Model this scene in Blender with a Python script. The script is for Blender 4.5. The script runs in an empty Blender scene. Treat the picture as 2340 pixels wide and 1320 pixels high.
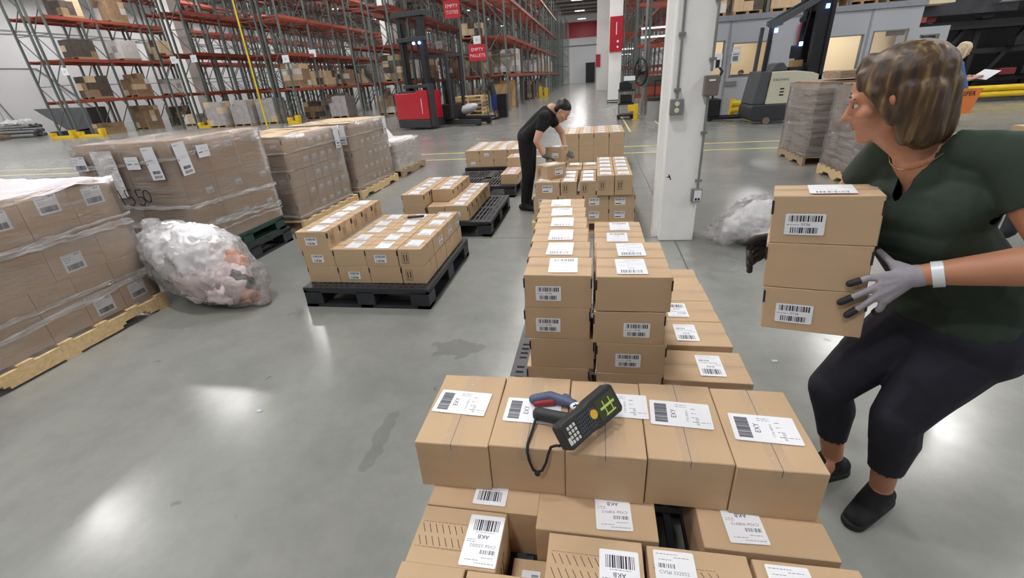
import bpy, bmesh, math, random
from mathutils import Vector, Matrix, Euler
from math import pi, sin, cos, radians
random.seed(7)
C = bpy.context.scene.collection

# ---------------------------------------------------------------- camera
cam = bpy.data.cameras.new('camera')
cam_o = bpy.data.objects.new('camera', cam)
C.objects.link(cam_o)
CAMZ = 1.55
cam.sensor_fit = 'HORIZONTAL'; cam.sensor_width = 36.0
cam.lens = 36.0 * 1027.5 / 2340.0
cam.clip_start = 0.05; cam.clip_end = 400
Rm = Matrix(((0.98437343, -0.01576464, 0.1753865),
             (0.16516609, 0.42804825, -0.88853523),
             (-0.06106645, 0.90361838, 0.42396311)))
cam_o.matrix_world = Matrix.Translation((0, 0, CAMZ)) @ Rm.to_4x4()
bpy.context.scene.camera = cam_o

# ---------------------------------------------------------------- world, light, exposure
w = bpy.data.worlds.new('world'); bpy.context.scene.world = w
w.use_nodes = True
w.node_tree.nodes['Background'].inputs[0].default_value = (0.93, 0.96, 1.0, 1)
w.node_tree.nodes['Background'].inputs[1].default_value = 0.2
vs = bpy.context.scene.view_settings
vs.view_transform = 'Standard'; vs.look = 'None'; vs.gamma = 1.0; vs.exposure = 0.0
vs.use_curve_mapping = False
LAMP_X = [-38.0, -26.2, -14.3, -2.2, 10.4, 23.0]
LAMP_Y = [-4.2, 1.2, 7.0, 12.6, 18.6, 24.6, 32.6, 41, 50, 60, 70, 80]
LAMP_Z = 9.0
LAMP_E = 195.0

# ---------------------------------------------------------------- materials
def nt(name):
    m = bpy.data.materials.new(name); m.use_nodes = True
    t = m.node_tree
    return m, t, t.nodes['Principled BSDF']
def node(t, typ, **kw):
    n = t.nodes.new(typ)
    for k, v in kw.items():
        if k.startswith('i_'): n.inputs[k[2:].replace('_', ' ')].default_value = v
        else: setattr(n, k, v)
    return n
def ramp(t, fac, stops):
    r = t.nodes.new('ShaderNodeValToRGB')
    e = r.color_ramp.elements
    e[0].position = stops[0][0]; e[-1].position = stops[-1][0]
    for p, c in stops[1:-1]: e.new(p)
    for i, (p, c) in enumerate(stops): e[i].color = (*c, 1) if len(c) == 3 else c
    t.links.new(fac, r.inputs[0]); return r
def coords(t, kind='Object', scale=(1, 1, 1)):
    c = t.nodes.new('ShaderNodeTexCoord'); mp = t.nodes.new('ShaderNodeMapping')
    mp.inputs['Scale'].default_value = scale
    t.links.new(c.outputs[kind], mp.inputs['Vector']); return mp.outputs[0]
MATS = {}
def mat(name, col, rough=0.6, metal=0.0, var=0.06, nscale=6.0, bump=0.0, bscale=60.0, emit=None, es=1.0, kind='Object', stretch=(1, 1, 1), spec=0.5, coat=0.0):
    if name in MATS: return MATS[name]
    m, t, b = nt(name)
    b.inputs['Roughness'].default_value = rough; b.inputs['Metallic'].default_value = metal
    b.inputs['Specular IOR Level'].default_value = spec
    b.inputs['Coat Weight'].default_value = coat
    v = coords(t, kind, stretch)
    n = node(t, 'ShaderNodeTexNoise', i_Scale=nscale, i_Detail=4.0)
    t.links.new(v, n.inputs['Vector'])
    r = ramp(t, n.outputs[0], [(0.3, tuple(c * (1 - var) for c in col)), (0.7, tuple(min(1, c * (1 + var)) for c in col))])
    t.links.new(r.outputs[0], b.inputs['Base Color'])
    if bump:
        n2 = node(t, 'ShaderNodeTexNoise', i_Scale=bscale, i_Detail=3.0)
        t.links.new(v, n2.inputs['Vector'])
        bp = node(t, 'ShaderNodeBump', i_Strength=bump, i_Distance=0.01)
        t.links.new(n2.outputs[0], bp.inputs['Height']); t.links.new(bp.outputs[0], b.inputs['Normal'])
    if emit:
        b.inputs['Emission Color'].default_value = (*emit, 1); b.inputs['Emission Strength'].default_value = es
    MATS[name] = m; return m
def sr(r, g, b):   # sRGB 0-255 to linear
    f = lambda c: (c / 255 / 12.92) if c / 255 <= 0.04045 else ((c / 255 + 0.055) / 1.055) ** 2.4
    return (f(r), f(g), f(b))

CARD = mat('cardboard', sr(194, 166, 133), 0.75, var=0.05, nscale=3.5, bump=0.06, bscale=25, stretch=(1, 1, 3))
CARD2 = mat('cardboard_pale', sr(200, 174, 144), 0.7, var=0.04, nscale=5)
CARDD = mat('cardboard_seam', sr(96, 70, 48), 0.9)
INK = mat('printed_ink', sr(46, 34, 30), 0.7, var=0.1)
BLACKINK = mat('label_ink', sr(32, 34, 44), 0.6)
GREYINK = mat('label_grey_ink', sr(125, 128, 140), 0.6)
PAPER = mat('label_paper', sr(236, 238, 243), 0.35, var=0.01)
PAPERP = mat('label_paper_pink', sr(232, 214, 232), 0.35, var=0.01)
BLKPL = mat('black_plastic', sr(42, 44, 49), 0.42, var=0.15, nscale=9, bump=0.05)
WOODP = mat('pallet_wood', sr(212, 184, 138), 0.7, var=0.14, nscale=3, stretch=(2, 14, 14), bump=0.15, bscale=12)
WOODG = mat('pallet_wood_grey', sr(160, 138, 110), 0.75, var=0.2, nscale=3, stretch=(2, 14, 14))
RACKG = mat('rack_green_paint', sr(96, 106, 102), 0.45, var=0.12, nscale=2)
RACKO = mat('rack_orange_paint', sr(158, 76, 58), 0.45, var=0.14, nscale=2)
YEL = mat('safety_yellow_paint', sr(232, 196, 40), 0.4, var=0.06)
WHITEP = mat('white_paint', sr(222, 222, 218), 0.5, var=0.03, nscale=1.5)
REDP = mat('red_paint', sr(186, 30, 46), 0.25, var=0.06, coat=0.4)
GREYST = mat('galvanised_steel', sr(150, 152, 152), 0.4, metal=0.6, var=0.08)
GREYP = mat('grey_paint', sr(128, 128, 126), 0.5)
DARKM = mat('dark_metal', sr(38, 38, 42), 0.4, metal=0.3, var=0.15)
BLACKR = mat('black_rubber', sr(24, 24, 26), 0.7)

def tape_mat():
    m, t, b = nt('clear_tape')
    out = t.nodes['Material Output']
    b.inputs['Base Color'].default_value = (0.85, 0.80, 0.74, 1); b.inputs['Roughness'].default_value = 0.12
    n = node(t, 'ShaderNodeTexNoise', i_Scale=60.0, i_Detail=2.0)
    t.links.new(coords(t, 'Object', (1, 3, 1)), n.inputs['Vector'])
    bp = node(t, 'ShaderNodeBump', i_Strength=0.9, i_Distance=0.004)
    t.links.new(n.outputs[0], bp.inputs['Height']); t.links.new(bp.outputs[0], b.inputs['Normal'])
    tr = t.nodes.new('ShaderNodeBsdfTransparent'); tr.inputs[0].default_value = (0.97, 0.95, 0.92, 1)
    mx = t.nodes.new('ShaderNodeMixShader'); mx.inputs[0].default_value = 0.14
    t.links.new(tr.outputs[0], mx.inputs[1]); t.links.new(b.outputs[0], mx.inputs[2]); t.links.new(mx.outputs[0], out.inputs[0])
    return m
TAPE = tape_mat()
def film_mat(name, white=0.16, col=(0.93, 0.92, 0.92), sx=(3, 3, 12), bump=1.0, lo=0.0, hi=0.5):
    m, t, b = nt(name)
    out = t.nodes['Material Output']
    v = coords(t, 'Object', sx)
    n = node(t, 'ShaderNodeTexNoise', i_Scale=1.0, i_Detail=6.0, i_Roughness=0.6)
    t.links.new(v, n.inputs['Vector'])
    bp = node(t, 'ShaderNodeBump', i_Strength=bump, i_Distance=0.05)
    t.links.new(n.outputs[0], bp.inputs['Height'])
    gl = t.nodes.new('ShaderNodeBsdfGlossy'); gl.inputs['Roughness'].default_value = 0.14
    gl.inputs['Color'].default_value = (1, 1, 1, 1)
    t.links.new(bp.outputs[0], gl.inputs['Normal'])
    b.inputs['Base Color'].default_value = (*col, 1); b.inputs['Roughness'].default_value = 0.3
    t.links.new(bp.outputs[0], b.inputs['Normal'])
    tr = t.nodes.new('ShaderNodeBsdfTransparent'); tr.inputs[0].default_value = (0.98, 0.97, 0.97, 1)
    r = ramp(t, n.outputs[0], [(0.35, (lo,) * 3), (0.8, (hi,) * 3)])
    ad = node(t, 'ShaderNodeMath', operation='ADD'); ad.inputs[1].default_value = white
    t.links.new(r.outputs[0], ad.inputs[0])
    m1 = t.nodes.new('ShaderNodeMixShader'); t.links.new(ad.outputs[0], m1.inputs[0])
    t.links.new(tr.outputs[0], m1.inputs[1]); t.links.new(b.outputs[0], m1.inputs[2])
    fr = node(t, 'ShaderNodeFresnel', i_IOR=1.45); t.links.new(bp.outputs[0], fr.inputs['Normal'])
    m2 = t.nodes.new('ShaderNodeMixShader'); t.links.new(fr.outputs[0], m2.inputs[0])
    t.links.new(m1.outputs[0], m2.inputs[1]); t.links.new(gl.outputs[0], m2.inputs[2])
    t.links.new(m2.outputs[0], out.inputs[0])
    return m
FILM = film_mat('stretch_film', 0.07, lo=0.0, hi=0.16)
FILMW = film_mat('stretch_film_cloudy', 0.30, lo=0.0, hi=0.4)
FILMBAND = film_mat('film_band', 0.16, sx=(6, 6, 40), bump=1.0, lo=0.0, hi=0.5)
FILMS = film_mat('stretch_film_streaked', 0.06, sx=(2, 2, 16), bump=0.7, lo=0.0, hi=0.34)
FILMB = film_mat('plastic_bag_film', 0.09, sx=(9, 9, 9), col=(.97, .97, .97), lo=0.0, hi=0.25)

# ---------------------------------------------------------------- mesh helpers
class MB:
    def __init__(s): s.v = []; s.f = []; s.m = []; s.sm = []
    def add(s, verts, faces, mi=0, M=None, smooth=False):
        o = len(s.v)
        for p in verts:
            p = Vector(p)
            s.v.append(M @ p if M is not None else p)
        for f in faces:
            s.f.append([i + o for i in f]); s.m.append(mi); s.sm.append(smooth)
        return s
    def box(s, x0, x1, y0, y1, z0, z1, mi=0, M=None):
        return s.add([(x0, y0, z0), (x1, y0, z0), (x1, y1, z0), (x0, y1, z0), (x0, y0, z1), (x1, y0, z1), (x1, y1, z1), (x0, y1, z1)],
                     [(0, 3, 2, 1), (4, 5, 6, 7), (0, 1, 5, 4), (1, 2, 6, 5), (2, 3, 7, 6), (3, 0, 4, 7)], mi, M)
    def cbox(s, c, d, mi=0, M=None):
        return s.box(c[0] - d[0] / 2, c[0] + d[0] / 2, c[1] - d[1] / 2, c[1] + d[1] / 2, c[2] - d[2] / 2, c[2] + d[2] / 2, mi, M)
    def bar(s, a, b, w, h=None, mi=0, up=(0, 0, 1)):
        a = Vector(a); b = Vector(b); h = h or w
        d = (b - a); L = d.length
        if L < 1e-6: return s
        d.normalize(); u = Vector(up)
        if abs(d.dot(u)) > 0.98: u = Vector((1, 0, 0))
        x = d.cross(u).normalized(); z = x.cross(d)
        M = Matrix((x, d, z)).transposed().to_4x4(); M.translation = a
        return s.box(-w / 2, w / 2, 0, L, -h / 2, h / 2, mi, M)
    def quad(s, pts, mi=0): return s.add(pts, [tuple(range(len(pts)))], mi)
    def tube(s, pts, r, n=10, mi=0, cap=True, closed=False):
        pts = [Vector(p) for p in pts]; N = len(pts)
        rs = r if isinstance(r, (list, tuple)) else [r] * N
        rings = []; prev = None
        for i, p in enumerate(pts):
            if closed: t = pts[(i + 1) % N] - pts[i - 1]
            else: t = (pts[min(i + 1, N - 1)] - pts[max(i - 1, 0)])
            t.normalize()
            if prev is None:
                u = Vector((0, 0, 1)) if abs(t.z) < 0.9 else Vector((1, 0, 0))
                x = t.cross(u).normalized()
            else:
                x = (prev - t * prev.dot(t)).normalized()
            prev = x; y = t.cross(x)
            rings.append([p + (x * cos(2 * pi * k / n) + y * sin(2 * pi * k / n)) * rs[i] for k in range(n)])
        vs_ = [q for rg in rings for q in rg]; fs = []
        for i in range(N if closed else N - 1):
            j = (i + 1) % N
            for k in range(n):
                fs.append((i * n + k, i * n + (k + 1) % n, j * n + (k + 1) % n, j * n + k))
        s.add(vs_, fs, mi, None, True)
        if cap and not closed:
            s.add(rings[0], [tuple(range(n))[::-1]], mi); s.add(rings[-1], [tuple(range(n))], mi)
        return s
    def cyl(s, c, r, h, n=20, mi=0, axis='z', r2=None):
        r2 = r if r2 is None else r2
        c = Vector(c); ax = {'x': Vector((1, 0, 0)), 'y': Vector((0, 1, 0)), 'z': Vector((0, 0, 1))}[axis]
        return s.tube([c, c + ax * h], [r, r2], n, mi)
    def prism(s, poly, y0, y1, mi=0, M=None):   # poly in x,z ; extruded along y
        n = len(poly)
        v = [(p[0], y0, p[1]) for p in poly] + [(p[0], y1, p[1]) for p in poly]
        f = [tuple(range(n)), tuple(range(2 * n - 1, n - 1, -1))] + [(i + n, (i + 1) % n + n, (i + 1) % n, i) for i in range(n)]
        return s.add(v, f, mi, M)
    def mesh(s, name, mats, bevel=0, seg=2):
        me = bpy.data.meshes.new(name)
        me.from_pydata([tuple(p) for p in s.v], [], s.f)
        for m in (mats if isinstance(mats, (list, tuple)) else [mats]): me.materials.append(m)
        me.polygons.foreach_set('material_index', s.m)
        me.polygons.foreach_set('use_smooth', s.sm)
        me.update()
        if bevel:
            bm = bmesh.new(); bm.from_mesh(me)
            bmesh.ops.recalc_face_normals(bm, faces=bm.faces)
            es = [e for e in bm.edges if len(e.link_faces) == 2 and e.calc_face_angle(0) > 0.5]
            bmesh.ops.bevel(bm, geom=es, offset=bevel, segments=seg, profile=0.5, affect='EDGES', clamp_overlap=True)
            bm.to_mesh(me); bm.free()
        return me
def obj(name, me, parent=None, loc=None, rot=None):
    o = bpy.data.objects.new(name, me); C.objects.link(o)
    if parent is not None: o.parent = parent
    if loc: o.location = loc
    if rot: o.rotation_euler = rot
    return o
def mk(name, mb, mats, parent=None, loc=None, rot=None, bevel=0, seg=2):
    return obj(name, mb.mesh(name, mats, bevel, seg), parent, loc, rot)
def thing(name, label, cat, loc=(0, 0, 0), rz=0, group=None):
    o = bpy.data.objects.new(name, None); C.objects.link(o); o.empty_display_size = 0.1
    o.location = loc; o.rotation_euler = (0, 0, rz); tag(o, label, cat, group); return o
def tag(o, label, cat, group=None, kind=None):
    if label: o['label'] = label
    if cat: o['category'] = cat
    if group: o['group'] = group
    if kind: o['kind'] = kind
    return o
def struct(name, mb, mats, bevel=0):
    o = mk(name, mb, mats, bevel=bevel); o['kind'] = 'structure'; return o
def copy_tree(src, loc, rz=0, label=None, group=None, parent=None):
    r = src.copy(); C.objects.link(r)
    if parent is not None: r.parent = parent
    if loc is not None: r.location = loc; r.rotation_euler = (0, 0, rz)
    if label: r['label'] = label
    if group: r['group'] = group
    for ch in src.children:
        copy_tree(ch, None, parent=r)
    return r
_font_cache = {}
def text_geo(s):
    if s in _font_cache: return _font_cache[s]
    cu = bpy.data.curves.new('t', 'FONT'); cu.body = s; cu.size = 1.0; cu.align_x = 'CENTER'; cu.align_y = 'CENTER'; cu.resolution_u = 2
    o = bpy.data.objects.new('t', cu); C.objects.link(o)
    dg = bpy.context.evaluated_depsgraph_get(); me = bpy.data.meshes.new_from_object(o.evaluated_get(dg))
    g = ([tuple(v.co) for v in me.vertices], [tuple(p.vertices) for p in me.polygons])
    bpy.data.objects.remove(o); bpy.data.curves.remove(cu); bpy.data.meshes.remove(me)
    _font_cache[s] = g; return g
def add_text(mb, s, x, y, size, mi, z=0.0004, rot=0.0, M=None, sx=1.0):
    v, f = text_geo(s)
    m = Matrix.Translation((x, y, z)) @ Matrix.Rotation(rot, 4, 'Z') @ Matrix.Diagonal((size * sx, size, 1, 1))
    if M is not None: m = M @ m
    mb.add(v, f, mi, m)
def barcode(mb, x0, x1, y0, y1, mi, seed=1, dens=0.0016, z=0.0004, vert=True):
    r = random.Random(seed); x = x0
    while x < x1:
        wd = dens * r.choice([1, 1, 2, 3]); 
        if x + wd > x1: break
        if vert: mb.quad([(x, y0, z), (x + wd, y0, z), (x + wd, y1, z), (x, y1, z)], mi)
        else: mb.quad([(y0, x, z), (y1, x, z), (y1, x + wd, z), (y0, x + wd, z)], mi)
        x += wd + dens * r.choice([1, 1, 2])
def greek(mb, x0, x1, y, h, mi, seed=1, z=0.0004):   # a line of unreadable small print
    r = random.Random(seed); x = x0
    while x < x1:
        L = min(r.uniform(2, 6) * h, x1 - x)
        mb.quad([(x, y, z), (x + L, y, z), (x + L, y + h * .8, z), (x, y + h * .8, z)], mi); x += L + h
def paper(mb, w, h, mi=0, r=0.004, t=0.0003):
    pts = []
    for cx, cy, a0 in ((w / 2 - r, h / 2 - r, 0), (-w / 2 + r, h / 2 - r, 90), (-w / 2 + r, -h / 2 + r, 180), (w / 2 - r, -h / 2 + r, 270)):
        for k in range(3):
            a = radians(a0 + 45 * k); pts.append((cx + r * cos(a), cy + r * sin(a)))
    n = len(pts)
    v = [(p[0], p[1], 0) for p in pts] + [(p[0], p[1], t) for p in pts]
    mb.add(v, [tuple(range(n, 2 * n))] + [(i, (i + 1) % n, (i + 1) % n + n, i + n) for i in range(n)], mi)
# ================================================================ THE BUILDING
def floor_mat():
    m, t, b = nt('polished_concrete')
    v = coords(t, 'Object')
    n1 = node(t, 'ShaderNodeTexNoise', i_Scale=0.35, i_Detail=8.0, i_Roughness=0.6, i_Distortion=0.4); t.links.new(v, n1.inputs['Vector'])
    n2 = node(t, 'ShaderNodeTexNoise', i_Scale=3.0, i_Detail=8.0, i_Roughness=0.7); t.links.new(v, n2.inputs['Vector'])
    r1 = ramp(t, n1.outputs[0], [(0.3, sr(128, 130, 126)), (0.7, sr(156, 157, 153))])
    r2 = ramp(t, n2.outputs[0], [(0.32, (0.72, 0.72, 0.72)), (0.6, (1, 1, 1))])
    mx = node(t, 'ShaderNodeMix', data_type='RGBA', blend_type='MULTIPLY'); mx.inputs[0].default_value = 0.55
    t.links.new(r1.outputs[0], mx.inputs[6]); t.links.new(r2.outputs[0], mx.inputs[7])
    # dark damp stain and small scuffs
    geo = t.nodes.new('ShaderNodeTexCoord')
    def spot(x, y, sx, sy, amt, prev):
        mp = t.nodes.new('ShaderNodeMapping'); mp.vector_type = 'POINT'
        mp.inputs['Location'].default_value = (-x / sx, -y / sy, 0); mp.inputs['Scale'].default_value = (1 / sx, 1 / sy, 0)
        t.links.new(geo.outputs['Object'], mp.inputs['Vector'])
        ln = node(t, 'ShaderNodeVectorMath', operation='LENGTH'); t.links.new(mp.outputs[0], ln.inputs[0])
        nn = node(t, 'ShaderNodeTexNoise', i_Scale=7.0, i_Detail=5.0); t.links.new(v, nn.inputs['Vector'])
        a = node(t, 'ShaderNodeMath', operation='MULTIPLY_ADD'); a.inputs[1].default_value = 1.2
        t.links.new(nn.outputs[0], a.inputs[0]); t.links.new(ln.outputs['Value'], a.inputs[2])
        rr = ramp(t, a.outputs[0], [(0.0, (amt,) * 3), (1.0, (1, 1, 1))]); rr.color_ramp.elements[0].position = 0.95
        mm = node(t, 'ShaderNodeMix', data_type='RGBA', blend_type='MULTIPLY'); mm.inputs[0].default_value = 1
        t.links.new(prev, mm.inputs[6]); t.links.new(rr.outputs[0], mm.inputs[7]); return mm.outputs[2]
    col = mx.outputs[2]
    col = spot(-0.86, 2.36, 0.36, 0.30, 0.78, col)
    col = spot(-1.0, 1.55, 0.10, 0.5, 0.82, col)
    col = spot(1.0, 3.9, 0.5, 0.7, 0.88, col)
    # specks of dirt
    vo = node(t, 'ShaderNodeTexNoise', i_Scale=9.0, i_Detail=2.0); t.links.new(v, vo.inputs['Vector'])
    rv = ramp(t, vo.outputs[0], [(0.22, (0.7, 0.7, 0.7)), (0.27, (1, 1, 1))])
    mm = node(t, 'ShaderNodeMix', data_type='RGBA', blend_type='MULTIPLY'); mm.inputs[0].default_value = 1
    t.links.new(col, mm.inputs[6]); t.links.new(rv.outputs[0], mm.inputs[7])
    t.links.new(mm.outputs[2], b.inputs['Base Color'])
    rr = ramp(t, n2.outputs[0], [(0.3, (0.27,) * 3), (0.7, (0.19,) * 3)])
    t.links.new(rr.outputs[0], b.inputs['Roughness'])
    bp = node(t, 'ShaderNodeBump', i_Strength=0.25, i_Distance=0.01)
    n3 = node(t, 'ShaderNodeTexNoise', i_Scale=1.3, i_Detail=3.0); t.links.new(v, n3.inputs['Vector'])
    t.links.new(n3.outputs[0], bp.inputs['Height']); t.links.new(bp.outputs[0], b.inputs['Normal'])
    b.inputs['Specular IOR Level'].default_value = 0.7
    return m
FLOOR = floor_mat()
WX0, WX1, WY0, WY1, CZ = -42.0, 34.0, -5.0, 88.0, 9.7
struct('floor', MB().box(WX0 - .3, WX1 + .3, WY0, WY1 + .3, -0.2, 0), FLOOR)
CEIL = mat('ceiling_deck', sr(176, 172, 168), 0.8, var=0.05, nscale=0.5)
struct('ceiling', MB().box(WX0 - .3, WX1 + .3, WY0, WY1 + .3, CZ + .7, CZ + .9), CEIL)
WALLM = mat('wall_white', sr(226, 226, 228), 0.6, var=0.02, nscale=0.6)
REDBAND = mat('wall_red_band', sr(178, 22, 44), 0.4, var=0.06)
mb = MB().box(WX0 - .3, WX0, WY0, WY1, 0, CZ + .7)
struct('wall_left', mb, WALLM)
mb = MB().box(WX0, WX1, WY1, WY1 + .3, 0, CZ + .7)
struct('wall_back', mb, WALLM)
struct('wall_right', MB().box(WX1, WX1 + .3, WY0, WY1, 0, CZ + .7), WALLM)
# red band round the top of the back wall and the grey rails under it
mb = MB().box(-9, WX1, WY1 - .06, WY1, 7.0, 9.35); struct('trim_1', mb, REDBAND)
mb = MB().box(-9, WX1, WY1 - .10, WY1, 5.7, 5.9); struct('trim_2', mb, GREYP)
# tall door leaf lines in the back wall
mb = MB(); mb.box(-3.9, -3.7, WY1 - .08, WY1, 0, 5.7); mb.box(0.6, 0.8, WY1 - .08, WY1, 0, 5.7)
struct('door_1', mb, WALLM)
# wall panel joints and pipes on the left wall
mb = MB()
for z in (6.62, 6.85): mb.box(WX0, WX0 + .06, WY0, WY1, z, z + .07)
mb.box(WX0, WX0 + .04, WY0, 31.6, 4.36, 4.42)
mb.bar((WX0 + .05, 31.6, 4.4), (WX0 + .05, 35.2, 0.9), 0.07)
mb.bar((WX0 + .05, 27.6, 4.1), (WX0 + .05, 28.8, 0.2), 0.06)
struct('trim_3', mb, GREYST)
mb = MB()
for y in range(-4, 88, 8): mb.box(WX0, WX0 + .015, y, y + .03, 0, CZ)
struct('trim_4', mb, GREYP)
# ceiling joists and girders
mb = MB()
for y in range(8, 88, 4): 
    mb.box(WX0, WX1, y, y + .12, CZ + .45, CZ + .7)
for x in (-23, -11, 1, 13, 25): mb.box(x - .15, x + .15, WY0, WY1, CZ + .1, CZ + .6)
struct('trim_5', mb, mat('joist_paint', sr(120, 100, 96), 0.6))
# floor joints
mb = MB()
J = mat('joint_filler', sr(88, 88, 86), 0.5)
mb.box(0.79, 0.80, 1.2, 60, 0, .0012); mb.box(-3.3, 0.79, 4.515, 4.523, 0, .0012); mb.box(0.80, 20, 4.515, 4.523, 0, .0012); mb.box(-30, 20, 14.6, 14.61, 0, .0012)
struct('trim_6', mb, J)
YL = mat('floor_line_paint', sr(214, 204, 120), 0.5, var=0.12, nscale=4)
mb = MB(); mb.box(-30, 12, 10.72, 10.80, 0, .0015); mb.box(-30, 12, 9.82, 9.90, 0, .0015)
mb.box(0.95, 1.0, 13.5, 19.5, 0, .0015); mb.box(1.9, 1.95, 13.5, 19.5, 0, .0015)
struct('trim_7', mb, YL)

# lamps
LAMP = mat('lamp_diffuser', (1, 1, 1), 0.4, emit=(1.0, 0.98, 0.97), es=LAMP_E, var=0)
g = MB().box(-.62, .62, -.22, .22, .02, .10)
for sx in (-.5, .5): g.bar((sx, 0, .1), (sx, 0, CZ + .698 - LAMP_Z), .015)
h = MB().box(-.58, .58, -.19, .19, 0, .02)
lamp0 = thing('high_bay_light', 'long white high bay light hanging from the warehouse ceiling', 'ceiling light', (0, 0, 0), group='high bay lights under the ceiling')
mk('housing', g, WHITEP, lamp0); mk('diffuser', h, LAMP, lamp0)
first = True
for x in LAMP_X:
    for y in LAMP_Y:
        if first: lamp0.location = (x, y, LAMP_Z); first = False
        else: copy_tree(lamp0, (x, y, LAMP_Z))

# columns
def column(x0, x1, y0, y1, label, flange=False):
    o = thing('building_column', label, 'column', ((x0 + x1) / 2, (y0 + y1) / 2, 0))
    a, b = (x1 - x0) / 2, (y1 - y0) / 2
    mb = MB(); mb.box(-a, a, -b, b, 0, CZ)
    me = mk('shaft', mb, COLP, o, bevel=.012)
    return o
def col_mat():
    m, t, b = nt('column_white_paint')
    v = coords(t, 'Object')
    n = node(t, 'ShaderNodeTexNoise', i_Scale=7.0, i_Detail=6.0, i_Roughness=.7); t.links.new(v, n.inputs['Vector'])
    r = ramp(t, n.outputs[0], [(0.20, sr(182, 176, 160)), (0.33, sr(242, 243, 240)), (0.8, sr(250, 250, 248))])
    t.links.new(r.outputs[0], b.inputs['Base Color']); b.inputs['Roughness'].default_value = .45
    return m
COLP = col_mat()
col = thing('building_column', 'large white square column with grey conduit and outlet boxes behind carton stacks', 'column', (0.8, 4.57, 0))
mb = MB(); mb.box(-.16, .16, -.16, .16, 0, CZ); mk('shaft', mb, COLP, col, bevel=.012)
mb = MB(); mb.box(-.205, -.16, -.02, .12, 0, CZ); mk('side_flange', mb, COLP, col)
for (cx, cz0, cz1, cy) in ((-.105, 1.28, CZ, -.175), (.150, .50, 1.32, -.175), (.155, 1.50, CZ, -.175)):
    c = mk('conduit', MB().cyl((cx, cy, cz0), .011, cz1 - cz0, 10), GREYST, col)
    mb = MB()
    z = cz0 + .08
    while z < min(cz1, 4): mb.box(cx - .028, cx + .028, cy - .012, cy + .016, z, z + .022); z += .42
    mk('clamp', mb, GREYST, c)
b1 = mk('outlet_box', MB().box(-.16, -.05, -.222, -.162, 1.17, 1.30), GREYP, col, bevel=.006)
mb = MB(); mb.cyl((-.105, -.226, 1.262), .020, .006, 16, axis='y'); mb.cyl((-.105, -.226, 1.21), .020, .006, 16, axis='y'); mk('outlet', mb, mat('ivory', sr(226, 222, 196), .4), b1)
b2 = mk('switch_box', MB().box(.10, .215, -.245, -.162, 1.31, 1.47), mat('box_brown_grey', sr(116, 108, 102), .4), col, bevel=.01)
mk('plate', MB().box(.13, .18, -.249, -.244, 1.425, 1.44), PAPER, b2)
b3 = mk('data_outlet', MB().box(.095, .185, -.222, -.162, .40, .52), GREYP, col, bevel=.004)
mb = MB().box(.115, .178, -.228, -.221, .41, .51, 0); mb.box(.125, .142, -.231, -.228, .418, .440, 1); mb.box(.150, .167, -.231, -.228, .418, .440, 1)
mk('plate', mb, [PAPER, BLACKINK], b3)
mk('junction_plate', MB().box(-.155, -.125, -.175, -.161, 2.15, 2.45), GREYP, col)
mb = MB(); mb.quad([(-.13, -.1612, .62), (-.10, -.1612, .625), (-.10, -.1612, .635), (-.13, -.1612, .63)]); mb.quad([(-.10, -.1612, .60), (-.09, -.1612, .60), (-.11, -.1612, .65), (-.12, -.1612, .65)])
mk('scuff', mb, INK, col)
c2 = thing('building_column', 'white column far along the aisle with a red fire cabinet on it', 'column', (0.98, 26.9, 0))
mb = MB(); mb.box(-.32, .32, -.3, .3, 0, CZ); mk('shaft', mb, COLP, c2)
f = mk('fire_cabinet', MB().box(-.30, .34, -.42, -.3, 2.45, 4.0), REDP, c2)
mb = MB(); mb.box(0.0, .04, -.425, -.42, 3.2, 3.75); mb.cyl((.1, -.43, 2.9), .06, .01, 12, axis='y'); mb.cyl((.1, -.43, 2.65), .05, .01, 12, axis='y'); mk('marking', mb, PAPER, f)
mb = MB(); mb.box(-.34, .34, -.32, .32, .02, .06); mb.box(-.34, .34, -.32, .32, .12, .16); mk('base_strap', mb, DARKM, c2)
c3 = thing('building_column', 'white column farthest down the aisle with a small red alarm box', 'column', (0.95, 47.0, 0))
mb = MB(); mb.box(-.9, .5, -.4, .4, 0, CZ); mk('shaft', mb, COLP, c3)
mk('alarm_box', MB().box(-.95, -.55, -.48, -.4, 2.0, 3.0), REDP, c3)
for x, y, lab in ((-26.9, 29.5, 'white building column standing inside the leftmost rack row'), (-15.2, 36.5, 'white building column inside the rack row left of the red reach truck')):
    c = thing('building_column', lab, 'column', (x, y, 0)); mb = MB(); mb.box(-.45, .45, -.45, .45, 0, CZ); mk('shaft', mb, COLP, c)

# ---------------------------------------------------------------- pallet racks
D = 1.07; BAY = 2.7; RH = 9.0
def frame_mesh():
    mb = MB()
    for y in (0,):
        for x in (-D + .05, -.05): mb.box(x - .04, x + .04, -.05, .05, 0.0, RH); mb.box(x - .07, x + .07, -.08, .08, 0, .012)
    z = .35; k = 0
    while z < RH - 1.2:
        a, b = (-D + .06, -.06) if k % 2 == 0 else (-.06, -D + .06)
        mb.bar((a, 0, z), (b, 0, z + 1.15), .035); 
        z += 1.15; k += 1
        if k % 2 == 0: mb.bar((-D + .06, 0, z), (-.06, 0, z), .035); z += .1
    return mb.mesh('upright_frame', RACKG)
FRAME = frame_mesh()
def beam_mesh():
    mb = MB()
    mb.box(-.035, .035, .05, BAY - .05, -.08, .07)
    for y in (.05, BAY - .06): mb.box(-.035, .035, y - .01, y + .02, -.12, .10)
    return mb.mesh('load_beam', RACKO)
BEAM = beam_mesh()
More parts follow.
